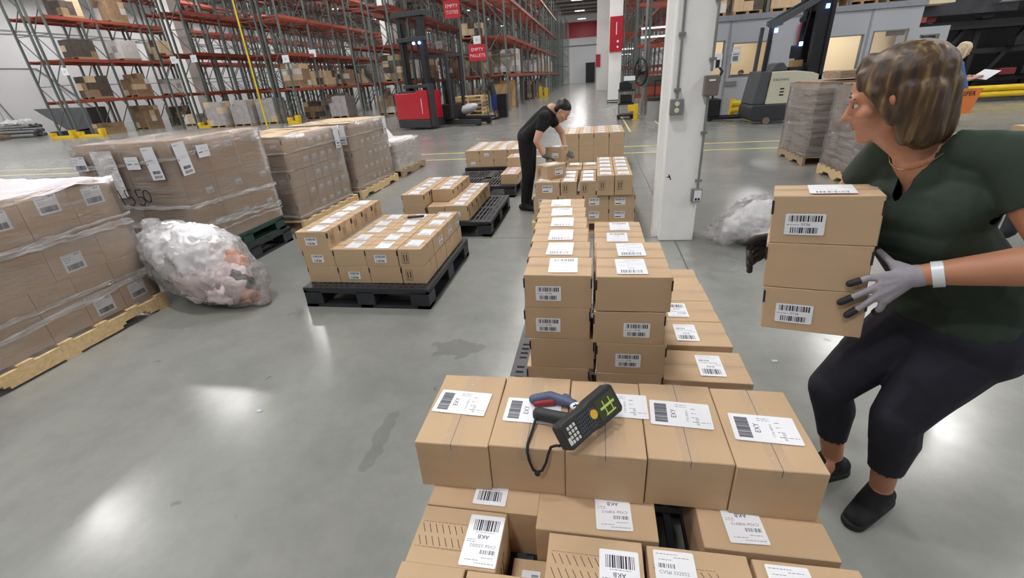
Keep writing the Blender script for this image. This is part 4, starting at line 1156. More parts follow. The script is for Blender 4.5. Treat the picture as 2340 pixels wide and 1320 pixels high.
# shoes
def shoe(an, dirv, nm):
    d = V(dirv).normalized(); d.z = 0; d.normalize(); s_ = V((0, 0, 1)).cross(d)
    g = V((an.x, an.y, 0))
    caps = [(g - d * .055 + V((0, 0, .040)), .036, g + d * .06 + V((0, 0, .040)), .040), (g + d * .05 + s_ * .008 + V((0, 0, .034)), .040, g + d * .135 + s_ * .012 + V((0, 0, .030)), .030), (g + d * .05 - s_ * .010 + V((0, 0, .034)), .036, g + d * .13 - s_ * .008 + V((0, 0, .028)), .028),
            (g + V((0, 0, .085)), .041, g - d * .03 + V((0, 0, .05)), .038), (g + V((0, 0, .09)), .041, g + d * .06 + V((0, 0, .05)), .042)]
    o = blob('shoe', caps, BLKC, .005, None, smooth=4); par(o, wm)
    caps = [(g - d * .055 + V((0, 0, .012)), .040, g + d * .06 + V((0, 0, .012)), .043), (g + d * .06 + V((0, 0, .012)), .043, g + d * .135 + s_ * .004 + V((0, 0, .014)), .040)]
    so = blob('sole', caps, BLACKR, .005, None, smooth=3)
    bm = bmesh.new(); bm.from_mesh(so.data)
    for v in bm.verts: v.co.z = max(.002, min(.026, v.co.z))
    bm.to_mesh(so.data); bm.free(); so.parent = o
shoe(Lan, (-.85, -.62, 0), 'l'); shoe(Ran, (-.95, -.35, 0), 'r')
# gloves : five separate fingers each
def glove(palm, wrist, fingers, thumb, gm=None):
    """fingers: list of chains [knuckle, mid, tip]"""
    caps = []; tips = []
    kn = [f[0] for f in fingers]
    for k in kn: caps.append((wrist.lerp(k, .12), .023, k, .0135)); caps.append((wrist.lerp(k, .5), .019, k, .013))
    for a_, b_ in zip(kn, kn[1:]): caps.append((a_, .0125, b_, .0125))
    for f in fingers + [thumb]:
        r0 = .0105
        n = len(f)
        for i in range(n - 1):
            ra = r0 - .0010 * i; rb = r0 - .0010 * (i + 1)
            caps.append((f[i], ra, f[i + 1], rb))
        tips.append((f[-1].lerp(f[-2], .55), (r0 - .0010 * (n - 1)) + .0017, f[-1], (r0 - .0010 * (n - 1)) + .0015))
    caps.append((wrist, .030, wrist.lerp(thumb[0], .8), .017))
    g = blob('glove', caps, gm or GLOVE, .0035, None, smooth=3); par(g, wm)
    for tp in tips: t = blob('glove_fingertip', [tp], GLOVEB, .0025, None, smooth=1); t.parent = g
    return g
# left hand (camera side) spread over the right end of the cartons
wr = V((.842, 1.263, 1.004))
fing = [[V((.788, 1.276, .998)), V((.757, 1.292, .984)), V((.722, 1.303, .962))],
        [V((.784, 1.270, .976)), V((.748, 1.290, .936)), V((.712, 1.304, .902))],
        [V((.786, 1.264, .952)), V((.760, 1.284, .902)), V((.733, 1.294, .866))],
        [V((.796, 1.262, .932)), V((.796, 1.268, .902)), V((.800, 1.290, .880))]]
thumb = [V((.815, 1.305, 1.022)), V((.800, 1.335, 1.040)), V((.795, 1.375, 1.050))]
glove(None, wr, fing, thumb)
wr2 = V((.630, 1.650, .955))
fing2 = [[V((.575, 1.615, .985)), V((.535, 1.575, .990)), V((.514, 1.530, .988))], [V((.570, 1.615, .962)), V((.530, 1.572, .960)), V((.520, 1.520, .955))],
         [V((.572, 1.615, .938)), V((.535, 1.575, .932)), V((.524, 1.525, .926))], [V((.580, 1.618, .915)), V((.546, 1.582, .906)), V((.533, 1.540, .900))]]
thumb2 = [V((.595, 1.600, 1.005)), V((.540, 1.560, 1.012)), V((.498, 1.512, 1.010))]
glove(None, wr2, fing2, thumb2, GLOVEB)
# cuff, watch, necklace
cd = (Lel - Lwr).normalized()
par(blob('glove_cuff', [(wr + cd * .004, .031, wr + cd * .018, .030)], GLOVE, .004, None, smooth=1), wm)
mb = MB(); mb.tube([wr + cd * .040, wr + cd * .064], .0345, 20); par(mk('watch', mb, mat('watch_white', sr(222, 228, 232), .3), None), wm)
nk = neck + V((0, 0, -.03)); pts = []
for k in range(13):
    a_ = pi * (k / 12 - .5) * 1.1; pts.append(nk + front * (.072 * cos(a_)) + side * (.075 * sin(a_)) + V((0, 0, .045 - .075 * cos(a_))))
mb = MB(); mb.tube(pts, .0012, 6); par(mk('necklace', mb, mat('gold', sr(214, 176, 96), .25, metal=1), None), wm)
# hair : rounded bob
hp = lambda x, y, z: P(x, y, z)
hcap = [(hp(-.035, .068, .02), .030, hp(-.030, .072, -.095), .026), (hp(-.035, -.068, .02), .030, hp(-.030, -.072, -.095), .026),
        (hp(-.065, .050, .0), .045, hp(-.060, .052, -.100), .042), (hp(-.065, -.050, .0), .045, hp(-.060, -.052, -.100), .042), (hp(-.085, 0, .0), .055, hp(-.080, 0, -.100), .050),
        (hp(.058, .030, .078), .015, hp(.030, .064, .03), .016), (hp(.058, -.030, .078), .015, hp(.030, -.064, .03), .016), (hp(.062, .0, .086), .014, hp(.040, 0, .100), .026),
        (hp(.030, .066, .03), .016, hp(.000, .076, -.045), .016), (hp(.030, -.066, .03), .016, hp(.000, -.076, -.045), .016)]
hh = blob('hair', hcap, HAIR, .0045, None, smooth=8, ell=[(hp(-.028, 0, .046), .106, .083, .082, HR)], fold=.0016, fscale=45); par(hh, wm)
# the three cartons she carries
for k, (lab, fr) in enumerate((('top carton of the three held by the person in green', 1), ('middle carton of the three held by the person in green', 0), ('bottom carton of the three held by the person in green', 1))):
    h_ = .1395
    o = thing('carton', lab, 'box', (0, 0, 0))
    obj('body', body_mesh(.262, .19, h_, 'x', 'r', None, False, k), o)
    obj('tape', tape_mesh(.262, .035), o, (0, 0, h_ + .0012))
    if fr:
        loc, eu = FR['front'](.131, .095, h_, -.045 if k else -.045, .058); lo = obj('label', LM('sku'), o); lo.location = loc; lo.rotation_euler = eu
    if k == 0:
        lo = obj('label', LM('top'), o); lo.location = (.015, .0, h_ + .003)
    Mx = Matrix.Translation((.514, 1.402, 1.194)) @ Matrix.Rotation(-.331, 4, 'Z') @ Matrix.Rotation(-.066, 4, 'Y') @ Matrix.Rotation(-.056, 4, 'X') @ Matrix.Translation((.131 + (0, -.004, .003)[k], .095, -.14 * (k + 1)))
    o.location = Mx.translation; o.rotation_euler = Mx.to_euler()

# ---------------------------------------------------------------- stooping man in black
def simple_person(label, cx, cy, J, shirt, pants, skin, hairm, shoe_m, hand_m=None, vox=.010, hair='short', hs=1.0, sleeve=.5):
    """J: dict of joint positions"""
    o = thing('person', label, 'person', (cx, cy, 0))
    off = V((-cx, -cy, 0))
    def pr(x): x.parent = o; x.matrix_parent_inverse = Matrix.Translation(off); return x
    F = J['face']; U = J.get('up', V((0, 0, 1)))
    P_, R_, hc_, he_ = head(o, J['head'], F, U, hs)
    sc = J.get('s', 1.0)
    caps = list(hc_) + [(J['neck'], .055 * sc, J['head'] + (J['neck'] - J['head']) * .4, .05 * sc), (J['neck'], .07 * sc, J['hip'], .10 * sc)]
    for s_ in 'LR':
        caps += [(J[s_ + 'sh'], .055 * sc, J[s_ + 'el'], .042 * sc), (J[s_ + 'el'], .042 * sc, J[s_ + 'wr'], .026 * sc), (J[s_ + 'hip'], .08 * sc, J[s_ + 'kn'], .055 * sc), (J[s_ + 'kn'], .05 * sc, J[s_ + 'an'], .034 * sc)]
    pr(blob('body', caps, skin, vox, None, ell=he_, smooth=3))
    b0 = set(C.objects); face_bits(None, P_, R_, hs, hairm)
    for x in set(C.objects) - b0:
        if x.parent is None: pr(x)
    mid = (J['Lsh'] + J['Rsh']) / 2
    sc2 = [(J['Lsh'], .075 * sc, J['Rsh'], .075 * sc), (mid, .12 * sc, J['hip'], .125 * sc), (J['Lsh'], .06 * sc, J['Lhip'], .10 * sc), (J['Rsh'], .06 * sc, J['Rhip'], .10 * sc), (J['neck'].lerp(mid, .4), .07 * sc, mid, .09 * sc),
           (J['Lsh'], .068 * sc, J['Lsh'].lerp(J['Lel'], sleeve), .062 * sc), (J['Rsh'], .068 * sc, J['Rsh'].lerp(J['Rel'], sleeve), .062 * sc)]
    pr(blob('shirt', sc2, shirt, vox, None, smooth=4, fold=.004, fscale=9))
    pc = [(J['Lhip'], .11 * sc, J['Rhip'], .11 * sc)]
    for s_ in 'LR': pc += [(J[s_ + 'hip'], .105 * sc, J[s_ + 'kn'], .072 * sc), (J[s_ + 'kn'], .070 * sc, J[s_ + 'an'].lerp(J[s_ + 'kn'], J.get('cut', .06)), .055 * sc)]
    pr(blob('trousers', pc, pants, vox, None, smooth=4, fold=.003, fscale=9))
    for s_ in 'LR':
        a_ = J[s_ + 'an']; d = V((F[0], F[1], 0)).normalized(); g = V((a_.x, a_.y, 0))
        pr(blob('shoe', [(g - d * .05 + V((0, 0, .045)), .042, g + d * .14 + V((0, 0, .035)), .034), (g + V((0, 0, .09)), .045, g + d * .04 + V((0, 0, .05)), .045)], shoe_m, .008, None, smooth=3))
        # hand with fingers
        w_ = J[s_ + 'wr']; hd_ = J[s_ + 'hd']; dd = (hd_ - w_).normalized(); sdv = dd.cross(V((0, 0, 1))).normalized(); dn = dd.cross(sdv)
        hcaps_ = [(w_, .026, w_ + dd * .06, .030)]
        for i, (oo, L_) in enumerate(((-.028, .15), (-.010, .165), (.010, .16), (.028, .14))):
            k0 = w_ + dd * .075 + sdv * oo; k1 = w_ + dd * (L_ * .78) + sdv * oo * 1.15; k2 = w_ + dd * L_ + sdv * oo * 1.1 + V((0, 0, -.022))
            hcaps_ += [(w_ + dd * .03, .018, k0, .011), (k0, .010, k1, .009), (k1, .009, k2, .008)]
        t0 = w_ + dd * .03 - sdv * .03; hcaps_ += [(w_ + dd * .01, .018, t0, .013), (t0, .012, t0 + dd * .05 - sdv * .022, .009)]
        pr(blob('glove' if hand_m else 'hand', hcaps_, hand_m or skin, .0045, None, smooth=2))
    if hair == 'short':
        hcc = [(P_(-.03, .05, .05), .04 * hs, P_(-.05, .045, -.01), .04 * hs), (P_(-.03, -.05, .05), .04 * hs, P_(-.05, -.045, -.01), .04 * hs)]
        pr(blob('hair', hcc, hairm, .008, None, smooth=3, ell=[(P_(-.022, 0, .050), .100 * hs, .080 * hs, .080 * hs, R_)]))
    elif hair == 'long':
        hcc = [(P_(-.06, .05, 0), .05, P_(-.07, .06, -.20), .05), (P_(-.06, -.05, 0), .05, P_(-.07, -.06, -.20), .05), (P_(-.09, 0, 0), .05, P_(-.10, 0, -.22), .05), (P_(.0, .07, .03), .03, P_(0, .08, -.16), .03), (P_(.0, -.07, .03), .03, P_(0, -.08, -.16), .03)]
        pr(blob('hair', hcc, hairm, .010, None, smooth=3, ell=[(P_(-.022, 0, .050), .105 * hs, .088 * hs, .085 * hs, R_)], fold=.006, fscale=25))
    return o
mx, my = -.82, 5.68
GL2 = mat('dark_grey_glove', sr(92, 92, 92), .8)
J = dict(head=V((-.375, 5.62, 1.165)), face=V((.62, -.25, -.62)), up=V((.6, -.1, .75)), neck=V((-.50, 5.66, 1.19)),
         Lsh=V((-.555, 5.82, 1.12)), Rsh=V((-.575, 5.50, 1.12)), Lel=V((-.40, 5.88, .90)), Rel=V((-.665, 5.44, .87)), Lwr=V((-.345, 5.74, .70)), Rwr=V((-.590, 5.46, .70)), Lhd=V((-.27, 5.62, .66)), Rhd=V((-.49, 5.50, .65)),
         hip=V((-.81, 5.68, .90)), Lhip=V((-.80, 5.77, .88)), Rhip=V((-.81, 5.59, .88)), Lkn=V((-.80, 5.80, .47)), Rkn=V((-.81, 5.57, .47)), Lan=V((-.86, 5.84, .09)), Ran=V((-.86, 5.60, .09)), s=.95)
simple_person('person in black T-shirt and trousers stooping over the far carton stack', mx, my, J, BLKC, BLKC, SKINL, HAIRB, BLACKR, GL2, vox=.009, hs=1.0, sleeve=.45)
o = carton((.22, .19, .17), -.445, 5.64, .60, 'carton held by the stooping person in black', rz=-.45, labels=[('small', 'front', .03, .08), ('top', 'top', 0, 0)], marks=None)

# man in dark shirt by the empty pallets
J = dict(head=V((-4.36, 19.95, 1.66)), face=V((-.9, -.3, -.25)), up=V((0, 0, 1)), neck=V((-4.28, 19.98, 1.47)),
         Lsh=V((-4.26, 19.80, 1.40)), Rsh=V((-4.26, 20.14, 1.40)), Lel=V((-4.42, 19.72, 1.14)), Rel=V((-4.45, 20.16, 1.16)), Lwr=V((-4.70, 19.78, 1.10)), Rwr=V((-4.70, 20.1, 1.12)), Lhd=V((-4.85, 19.85, 1.07)), Rhd=V((-4.85, 20.05, 1.08)),
         hip=V((-4.16, 19.98, .92)), Lhip=V((-4.16, 19.88, .92)), Rhip=V((-4.16, 20.08, .92)), Lkn=V((-4.18, 19.86, .5)), Rkn=V((-4.16, 20.12, .5)), Lan=V((-4.12, 19.9, .09)), Ran=V((-4.05, 20.14, .09)), cut=.75)
simple_person('person in dark shirt and blue shorts standing at the empty pallet stack', -4.16, 19.98, J, mat('charcoal_cloth', sr(44, 48, 52), .9), mat('blue_shorts', sr(28, 50, 120), .8), SKIND, HAIRB, BLACKR, None, vox=.016)
# blonde woman in denim behind the yellow rail
J = dict(head=V((6.45, 10.25, 1.50)), face=V((.85, -.1, -.35)), up=V((0, 0, 1)), neck=V((6.38, 10.26, 1.32)),
         Lsh=V((6.33, 10.44, 1.27)), Rsh=V((6.33, 10.08, 1.27)), Lel=V((6.42, 10.48, 1.02)), Rel=V((6.42, 10.02, 1.02)), Lwr=V((6.66, 10.36, 1.05)), Rwr=V((6.68, 10.12, 1.05)), Lhd=V((6.76, 10.3, 1.08)), Rhd=V((6.78, 10.16, 1.08)),
         hip=V((6.34, 10.26, .85)), Lhip=V((6.34, 10.34, .85)), Rhip=V((6.34, 10.16, .85)), Lkn=V((6.42, 10.36, .48)), Rkn=V((6.40, 10.14, .48)), Lan=V((6.36, 10.38, .09)), Ran=V((6.32, 10.14, .09)))
simple_person('person with long blonde hair in blue denim jacket reading a paper', 6.35, 10.26, J, mat('denim', sr(70, 104, 156), .8), mat('denim_dark', sr(48, 66, 104), .8), SKINL, HAIRY, BLACKR, None, vox=.011, hair='long', sleeve=1.6)
o = thing('clipboard_sheet', 'white sheet of paper held by the person in blue denim', 'paper', (6.86, 10.18, 1.09)); o.rotation_euler = (0.1, -.6, .1)
mk('sheet', MB().box(-.12, .12, -.16, .16, -.002, .002), PAPER, o)
# ================================================================ VEHICLES, OFFICE, AISLE THINGS
BLUEL = mat('blue_lamp', (.1, .25, 1.0), .3, emit=(.12, .3, 1.0), es=9.0)
# ---- red reach truck
rt = thing('reach_truck', 'red and black reach truck with tall black mast, parked near the racks', 'forklift', (-7.40, 17.30, 0), -.30)
W_, D_ = 1.50, .85
DGR = mat('truck_charcoal', sr(50, 50, 54), .5, var=.08)
mk('chassis_skirt', MB().box(0, W_, .02, D_ + .3, .06, .36), DGR, rt, bevel=.03)
mb = MB(); mb.prism([(0.0, .36), (W_, .36), (W_, 1.30), (W_ - .06, 1.34), (W_ * .70, 1.35), (W_ * .62, 1.27), (.06, 1.27), (0, 1.22)], 0, D_); mk('body_cover', mb, REDP, rt, bevel=.025, seg=3)
mb = MB(); mb.box(W_ * .80, W_ * .815, -.004, .0, .55, 1.08); mk('reflective_strip', mb, mat('strip_white', (1, .85, .85), .2), rt)
mk('body_top', MB().box(.15, W_ * .6, .06, D_ - .05, 1.27, 1.33), DGR, rt, bevel=.02)
mk('side_pillar', MB().box(W_, W_ + .14, .05, .30, .10, 1.55), DGR, rt, bevel=.02)
m_ = mk('mast', MB().box(.34, .50, .30, .52, .36, 3.85).box(1.24, 1.40, .30, .52, .36, 3.85), DARKM, rt)
mk('inner_mast', MB().box(.50, .56, .34, .48, .36, 3.5).box(1.18, 1.24, .34, .48, .36, 3.5), BLACKR, rt)
for z, h in ((3.68, .17), (2.92, .14), (1.42, .12)): mk('mast_crossbar', MB().box(.20 if z > 3 else .30, 1.52 if z > 3 else 1.44, .22, .50, z, z + h), DGR, rt, bevel=.015)
mk('mast_chain', MB().bar((.75, .5, .4), (.75, .5, 3.6), .03).bar((1.0, .5, .4), (1.0, .5, 3.6), .03), BLACKR, rt)
og = mk('overhead_guard', MB().box(.1, 1.9, .9, 1.9, 2.42, 2.50), DGR, rt)
for x, y in ((1.85, .95), (1.85, 1.85), (.15, 1.85)): mk('guard_post', MB().box(x - .05, x + .05, y - .05, y + .05, .3, 2.42), DGR, og)
mk('operator_cab', MB().box(1.45, 1.85, .90, 1.75, .25, .80), BLACKR, rt, bevel=.04)
mk('seat', MB().box(1.50, 1.80, 1.1, 1.4, .80, 1.65), BLACKR, rt, bevel=.05)
mk('control_panel', MB().box(.70, 1.15, .9, 1.15, 1.3, 1.75), DARKM, rt, bevel=.03)
for x in (1.05, 1.30): mk('blue_warning_light', MB().cyl((x, .20, 2.86), .05, .05, 14, axis='y'), BLUEL, rt)
for y in (1.1, 1.9): 
    l_ = mk('outrigger_leg', MB().box(1.55, 3.0, y - .08, y + .08, .06, .24), DGR, rt, bevel=.02); mk('wheel', MB().cyl((2.9, y - .07, .09), .09, .14, 18, axis='y'), BLACKR, l_)
for y in (1.3, 1.7): mk('fork', MB().box(1.9, 3.3, y - .06, y + .06, .26, .31), DARKM, rt)
o = thing('wrapped_bundle', 'white plastic wrapped bundle lying on the forks of the red reach truck', 'bundle', (-4.98, 18.62, .36))
mb = MB(); ellipsoid(mb, (0, 0, .18), .52, .34, .18); 
mk('film', mb, mat('bundle_film', sr(206, 208, 212), .3, var=.1, nscale=8), o, bevel=0).rotation_euler = (0, -.28, -.2)
# ---- stack of empty pallets
for k in range(7):
    wood_pallet(-5.66 + random.uniform(-.02, .02), 19.2 + random.uniform(-.03, .03), f'empty wooden pallet, {["bottom", "second", "third", "fourth", "fifth", "sixth", "top"][k]} of the stack right of the red reach truck', z=.14 * k, W=1.15, m=WOODG if k % 3 == 1 else WOODP, H=.14)
# ---- gaylord boxes
GAY = mat('gaylord_card', sr(176, 140, 98), .75, var=.08)
for i, (x, y, s_, lb) in enumerate(((-4.95, 27.6, 1.0, 'tall brown octagonal bulk box in the rack foot beside the long aisle'), (-5.0, 26.0, .9, 'brown bulk box behind the person at the empty pallets'))):
    o = thing('bulk_box', lb, 'box', (x, y, 0))
    wp = MB()
    pts = [(-.5, -.3), (-.3, -.5), (.3, -.5), (.5, -.3), (.5, .3), (.3, .5), (-.3, .5), (-.5, .3)]
    n = 8; v = [(p[0] * s_, p[1] * s_, .14) for p in pts] + [(p[0] * s_, p[1] * s_, 1.45 * s_) for p in pts] + [(p[0] * s_ * .94, p[1] * s_ * .94, 1.45 * s_) for p in pts] + [(p[0] * s_ * .94, p[1] * s_ * .94, .2) for p in pts]
    f = [(j_, (j_ + 1) % n, (j_ + 1) % n + n, j_ + n) for j_ in range(n)] + [(n + j_, n + (j_ + 1) % n, 2 * n + (j_ + 1) % n, 2 * n + j_) for j_ in range(n)] + [(2 * n + j_, 2 * n + (j_ + 1) % n, 3 * n + (j_ + 1) % n, 3 * n + j_) for j_ in range(n)] + [tuple(range(3 * n, 4 * n)), tuple(range(n))[::-1]]
    wp.add(v, f); mk('box_wall', wp, GAY, o); mk('pallet_base', MB().box(-.5 * s_, .5 * s_, -.5 * s_, .5 * s_, 0, .14), WOODG, o)
o = thing('black_bin', 'black slatted bin standing right of the person at the empty pallets', 'bin', (-4.0, 20.9, 0))
mb = MB(); mb.box(-.22, .22, -.22, .22, .0, .9); 
for i in range(6): mb.box(-.2 + i * .075, -.17 + i * .075, -.235, -.22, .05, .85)
mk('body', mb, DARKM, o, bevel=.01); mk('rim', MB().box(-.24, .24, -.24, .24, .9, .95), DARKM, o)
# ---- signs on the racks
def sign(name, x, y, z, w, h, lines, label, m=REDP, tm=PAPER, size=.16, rz=0, bm_=None):
    o = thing(name, label, 'sign', (x, y, z), rz)
    mk('board', MB().box(-w / 2, w / 2, -.01, .01, -h / 2, h / 2), m, o)
    mb = MB()
    for i, t_ in enumerate(lines): add_text(mb, t_, 0, ((len(lines) - 1) / 2 - i) * size * 1.25, size, 0, z=0)
    mk('lettering', mb, tm, o, (0, -.014, 0), (pi / 2, 0, 0)); return o
SGN = mat('sign_red', sr(196, 36, 48), .4, var=.02)
sign('hanging_sign', -5.85, 24.82, 2.80, .90, .72, ['EMPTY', 'PALLETS'], 'red sign reading EMPTY PALLETS on the rack end', SGN, size=.21)
sign('hanging_sign', -6.95, 24.82, 4.75, .80, .75, ['EMPTY', 'TOTES'], 'red sign reading EMPTY TOTES high on the rack end', SGN, size=.21)
for x, y, z, sc_, lb in ((-5.82, 24.82, 3.36, 1, 'above the red EMPTY PALLETS sign'), (-10.35, 32.92, 3.85, 1.25, 'right of the red reach truck mast'), (-16.25, 24.52, 3.2, 1, 'on the rack left of the loaded pallets'), (-16.25, 27.22, 3.55, 1.1, 'on the rack above the loaded pallets'), (-22.05, 24.82, 3.6, 1, 'on second rack from the left wall'), (-23.35, 24.82, 3.62, 1, 'on second rack, left of its twin'), (-27.85, 22.32, 3.3, 1, 'on the leftmost rack')):
    sign('aisle_tag', x, y, z, .38 * sc_, .36 * sc_, ['21'], f'small white aisle number tag {lb}', PAPER, GREYINK, .16)
# ---- loads in the racks
LOADS = [mat('load_brown', sr(150, 124, 96), .6, var=.2, nscale=5), mat('load_grey', sr(170, 166, 166), .4, var=.15, nscale=5), mat('load_dark', sr(84, 76, 70), .6, var=.25, nscale=5), mat('load_white', sr(214, 212, 210), .4, var=.08, nscale=4), mat('load_cream', sr(206, 182, 148), .6, var=.1)]
def load(x, y, z, w, d, h, k, label, grid=None):
    o = thing('palletised_load', label, 'load', (x, y, z))
    mb = MB(); mb.box(-w / 2, w / 2, -d / 2, d / 2, 0, .03)
    for xx in (-w / 2, -.05, w / 2 - .1): mb.box(xx, xx + .1, -d / 2, d / 2, .03, .11)
    mb.box(-w / 2, w / 2, -d / 2, d / 2, .11, .13); mk('pallet', mb, WOODG if k != 5 else BLKPL, o)
    mb = MB(); r = random.Random(int(x * 31 + y * 7 + z))
    nx, ny, nz = grid or (3, 3, max(2, int(h / .28)))
    for a_ in range(nx):
        for b_ in range(ny):
            for c_ in range(nz):
                if c_ == nz - 1 and r.random() < .12: continue
                mb.box(-w / 2 + w * a_ / nx + .004, -w / 2 + w * (a_ + 1) / nx - .004, -d / 2 + d * b_ / ny + .004, -d / 2 + d * (b_ + 1) / ny - .004, .13 + h * c_ / nz, .13 + h * (c_ + 1) / nz - .004 - (r.uniform(0, .06) if c_ == nz - 1 else 0), r.choice((0, 0, 0, 0, 1, 2)))
    g_ = mk('goods', mb, [LOADS[min(k, 4)], LOADS[(min(k, 4) + 3) % 5], LOADS[4] if k != 1 else LOADS[1]], o); g_['kind'] = 'stuff'
    return o
BX = lambda face, i: (face - .55, i)
q = 0
place = [(-16.75, 25.9, 1.76, 1.0, 1.1, 1.15, 0, 'brown wrapped load at the end of the first beam, rack left of centre'), (-16.75, 27.2, 1.76, 1.0, 1.1, .75, 4, 'pale low load second along that beam'),
         (-16.75, 28.7, 1.76, 1.0, 1.1, .8, 4, 'pale load of small boxes on the first beam level'), (-16.75, 31.3, 1.76, 1.0, 1.1, .9, 0, 'brown load further along first beam level'), (-16.75, 33.2, 1.76, 1.0, 1.1, 1.2, 2, 'dark load further along first beam level'), (-16.75, 36.2, 1.76, 1.0, 1.1, 1.3, 1, 'grey load far along first beam level'),
         (-10.85, 26.2, 1.76, 1.0, 1.1, 1.2, 2, 'dark load behind reach truck mast'), (-10.85, 28.8, 1.76, 1.0, 1.1, 1.0, 3, 'white load behind reach truck mast'), (-10.85, 31.6, 1.76, 1.0, 1.1, 1.1, 0, 'brown load behind reach truck mast'),
         (-6.2, 25.9, 3.51, 1.0, 1.1, .55, 4, 'brown cartons high on the rack end above white tag'), (-4.9, 29.0, 1.76, 1.0, 1.1, 1.2, 3, 'white wrapped load on first beam beside the aisle'), (-6.2, 30.2, 1.76, 1.0, 1.1, 1.2, 0, 'brown load on first beam, back rack beside the aisle'),
         (-20.9, 24.3, 0, 1.1, 1.1, 1.25, 1, 'grey shrink wrapped load on the floor, leftmost of three'), (-19.55, 24.6, 0, 1.1, 1.1, 1.25, 1, 'grey shrink wrapped load on the floor, middle of three'), (-18.2, 25.0, 0, 1.1, 1.1, 1.25, 1, 'grey shrink wrapped load on the floor, rightmost of three'),
         (-16.9, 27.4, 0, 1.0, 1.1, .9, 2, 'dark load on floor under the loaded beam'), (-16.8, 30.0, 0, 1.0, 1.1, 1.2, 1, 'grey load on floor under loaded beam'), (-14.9, 27.0, 0, 1.1, 1.1, 1.1, 1, 'grey wrapped load on floor right of the yellow guard'), (-12.2, 27.6, 0, 1.1, 1.1, 1.0, 0, 'brown load on floor left of red reach truck'),
         (-28.4, 23.9, 0, 1.0, 1.1, .5, 0, 'low crate in the foot of the leftmost rack'), (-28.4, 26.6, 0, 1.0, 1.1, 1.3, 0, 'brown load on floor in leftmost rack'), (-28.4, 29.2, 0, 1.0, 1.1, 1.1, 2, 'dark load on floor in leftmost rack'), (-25.6, 27.5, 0, 1.0, 1.1, .6, 3, 'white load on floor right of leftmost rack'), (-28.4, 24.0, 3.92, 1.0, 1.1, .0 + .9, 2, 'dark load on second beam of leftmost rack'), (-28.4, 26.7, 3.92, 1.0, 1.1, 1.0, 3, 'white load on second beam of leftmost rack'), (-28.4, 29.4, 3.92, 1.0, 1.1, 1.1, 4, 'cream load on second beam of leftmost rack'),
         (-28.4, 24.0, 1.9, 1.0, 1.1, 1.1, 2, 'dark load on first beam of leftmost rack'), (-28.4, 26.7, 1.9, 1.0, 1.1, 1.2, 0, 'brown load on first beam of leftmost rack'), (-28.4, 29.4, 1.9, 1.0, 1.1, .9, 3, 'white load on first beam of leftmost rack'), (-28.4, 24.1, 5.93, 1.0, 1.1, 1.3, 2, 'dark load on third beam of leftmost rack'), (-28.4, 26.8, 5.93, 1.0, 1.1, 1.3, 0, 'brown load on third beam of leftmost rack'),
         (-22.5, 26.2, 0, 1.0, 1.1, .45, 0, 'wooden crate at the foot of the second rack'), (-22.5, 28.6, 0, 1.0, 1.1, 1.2, 0, 'brown load on floor in the second rack'), (-22.5, 31.4, 0, 1.0, 1.1, 1.0, 2, 'dark load on floor in second rack')]
for p_ in place: load(*p_)
# more loads deeper in the racks (seen as shapes between the uprights)
rr = random.Random(21)
for face, nb in ((-4.9, 7), (-10.85, 5), (-16.75, 4)):
    for b_ in range(3, 3 + nb):
        for lv in (0, 1.76):
            if rr.random() < .6: load(face, 26.25 + 2.7 * b_ + (1.4 if face < -16 else 0) + 3, lv, 1.0, 1.1, rr.uniform(.7, 1.35), rr.choice((0, 1, 2, 3)), f'load {["on the floor", "on the first beam"][lv > 0]}, {ORD[b_ - 3]} bay, {"aisle side" if face > -5 else "second" if face > -11 else "third"} rack')
# ---- left wall clutter
o = thing('pipe_bundle', 'heap of long grey pipes wrapped in plastic by the white left wall', 'pipes', (-37.2, 24.6, 0))
for i in range(9):
    mk('pipe', MB().cyl((0, 0, 0), .11, 3.6, 12, axis='x'), GREYST, o, ((i % 3) * .12 - 1.4, (i % 3) * .26, .12 + (i // 3) * .26), (0, random.uniform(-.02, .02), random.uniform(-.05, .05)))
mb = sheet(1.6, 1.0, 31, .25, 20, 20, edge=2); mk('plastic_wrap', mb, mat('bundle_film', sr(206, 208, 212), .3), o, (.8, .3, .95))
wood_pallet(-36.6, 22.4, 'wooden pallet stack at the left edge of the photo, bottom one', m=WOODG, H=.14); wood_pallet(-36.5, 22.4, 'wooden pallet at the left edge of the photo lying on another', m=WOODG, H=.14, z=.14)
o = thing('steel_hopper', 'dark grey sloped steel hopper standing behind the leftmost rack foot', 'hopper', (-33.2, 25.6, 0))
mb = MB(); mb.prism([(-1.6, 1.6), (2.4, 1.5), (2.4, .35), (.4, .2)], -.6, .6); mk('hopper_body', mb, mat('hopper_grey', sr(92, 94, 98), .5), o); mk('base', MB().box(-1.0, 3.2, -.7, .7, 0, .22), BLACKR, o)
# ---- office
OFF = mat('office_panel', sr(174, 177, 184), .6, var=.02, nscale=1)
OFFI = mat('office_cream', sr(226, 212, 184), .6, var=.02, nscale=1)
GLS = film_mat('window_glass', .02, sx=(.3, .3, .3), bump=0.0, lo=0.0, hi=.02)
OY = 16.95
def wall_with_holes(x0, x1, z1, holes, y=OY, t=.1):
    mb = MB(); xs = x0
    for (a_, b_, c_, d_) in sorted(holes):
        mb.box(xs, a_, y, y + t, 0, z1); mb.box(a_, b_, y, y + t, 0, c_); mb.box(a_, b_, y, y + t, d_, z1); xs = b_
    mb.box(xs, x1, y, y + t, 0, z1); return mb
H1 = [(3.55, 3.99, 1.0, 2.20), (4.22, 5.36, 1.14, 2.11), (6.78, 7.90, 1.10, 2.09), (8.13, 9.06, 1.10, 2.15)]
o_w = struct('wall_office', wall_with_holes(3.35, 9.31, 2.86, H1), OFF)
struct('wall_office_annex', wall_with_holes(9.31, 10.12, 2.16, [(9.40, 9.90, 1.0, 1.96)]), OFF)
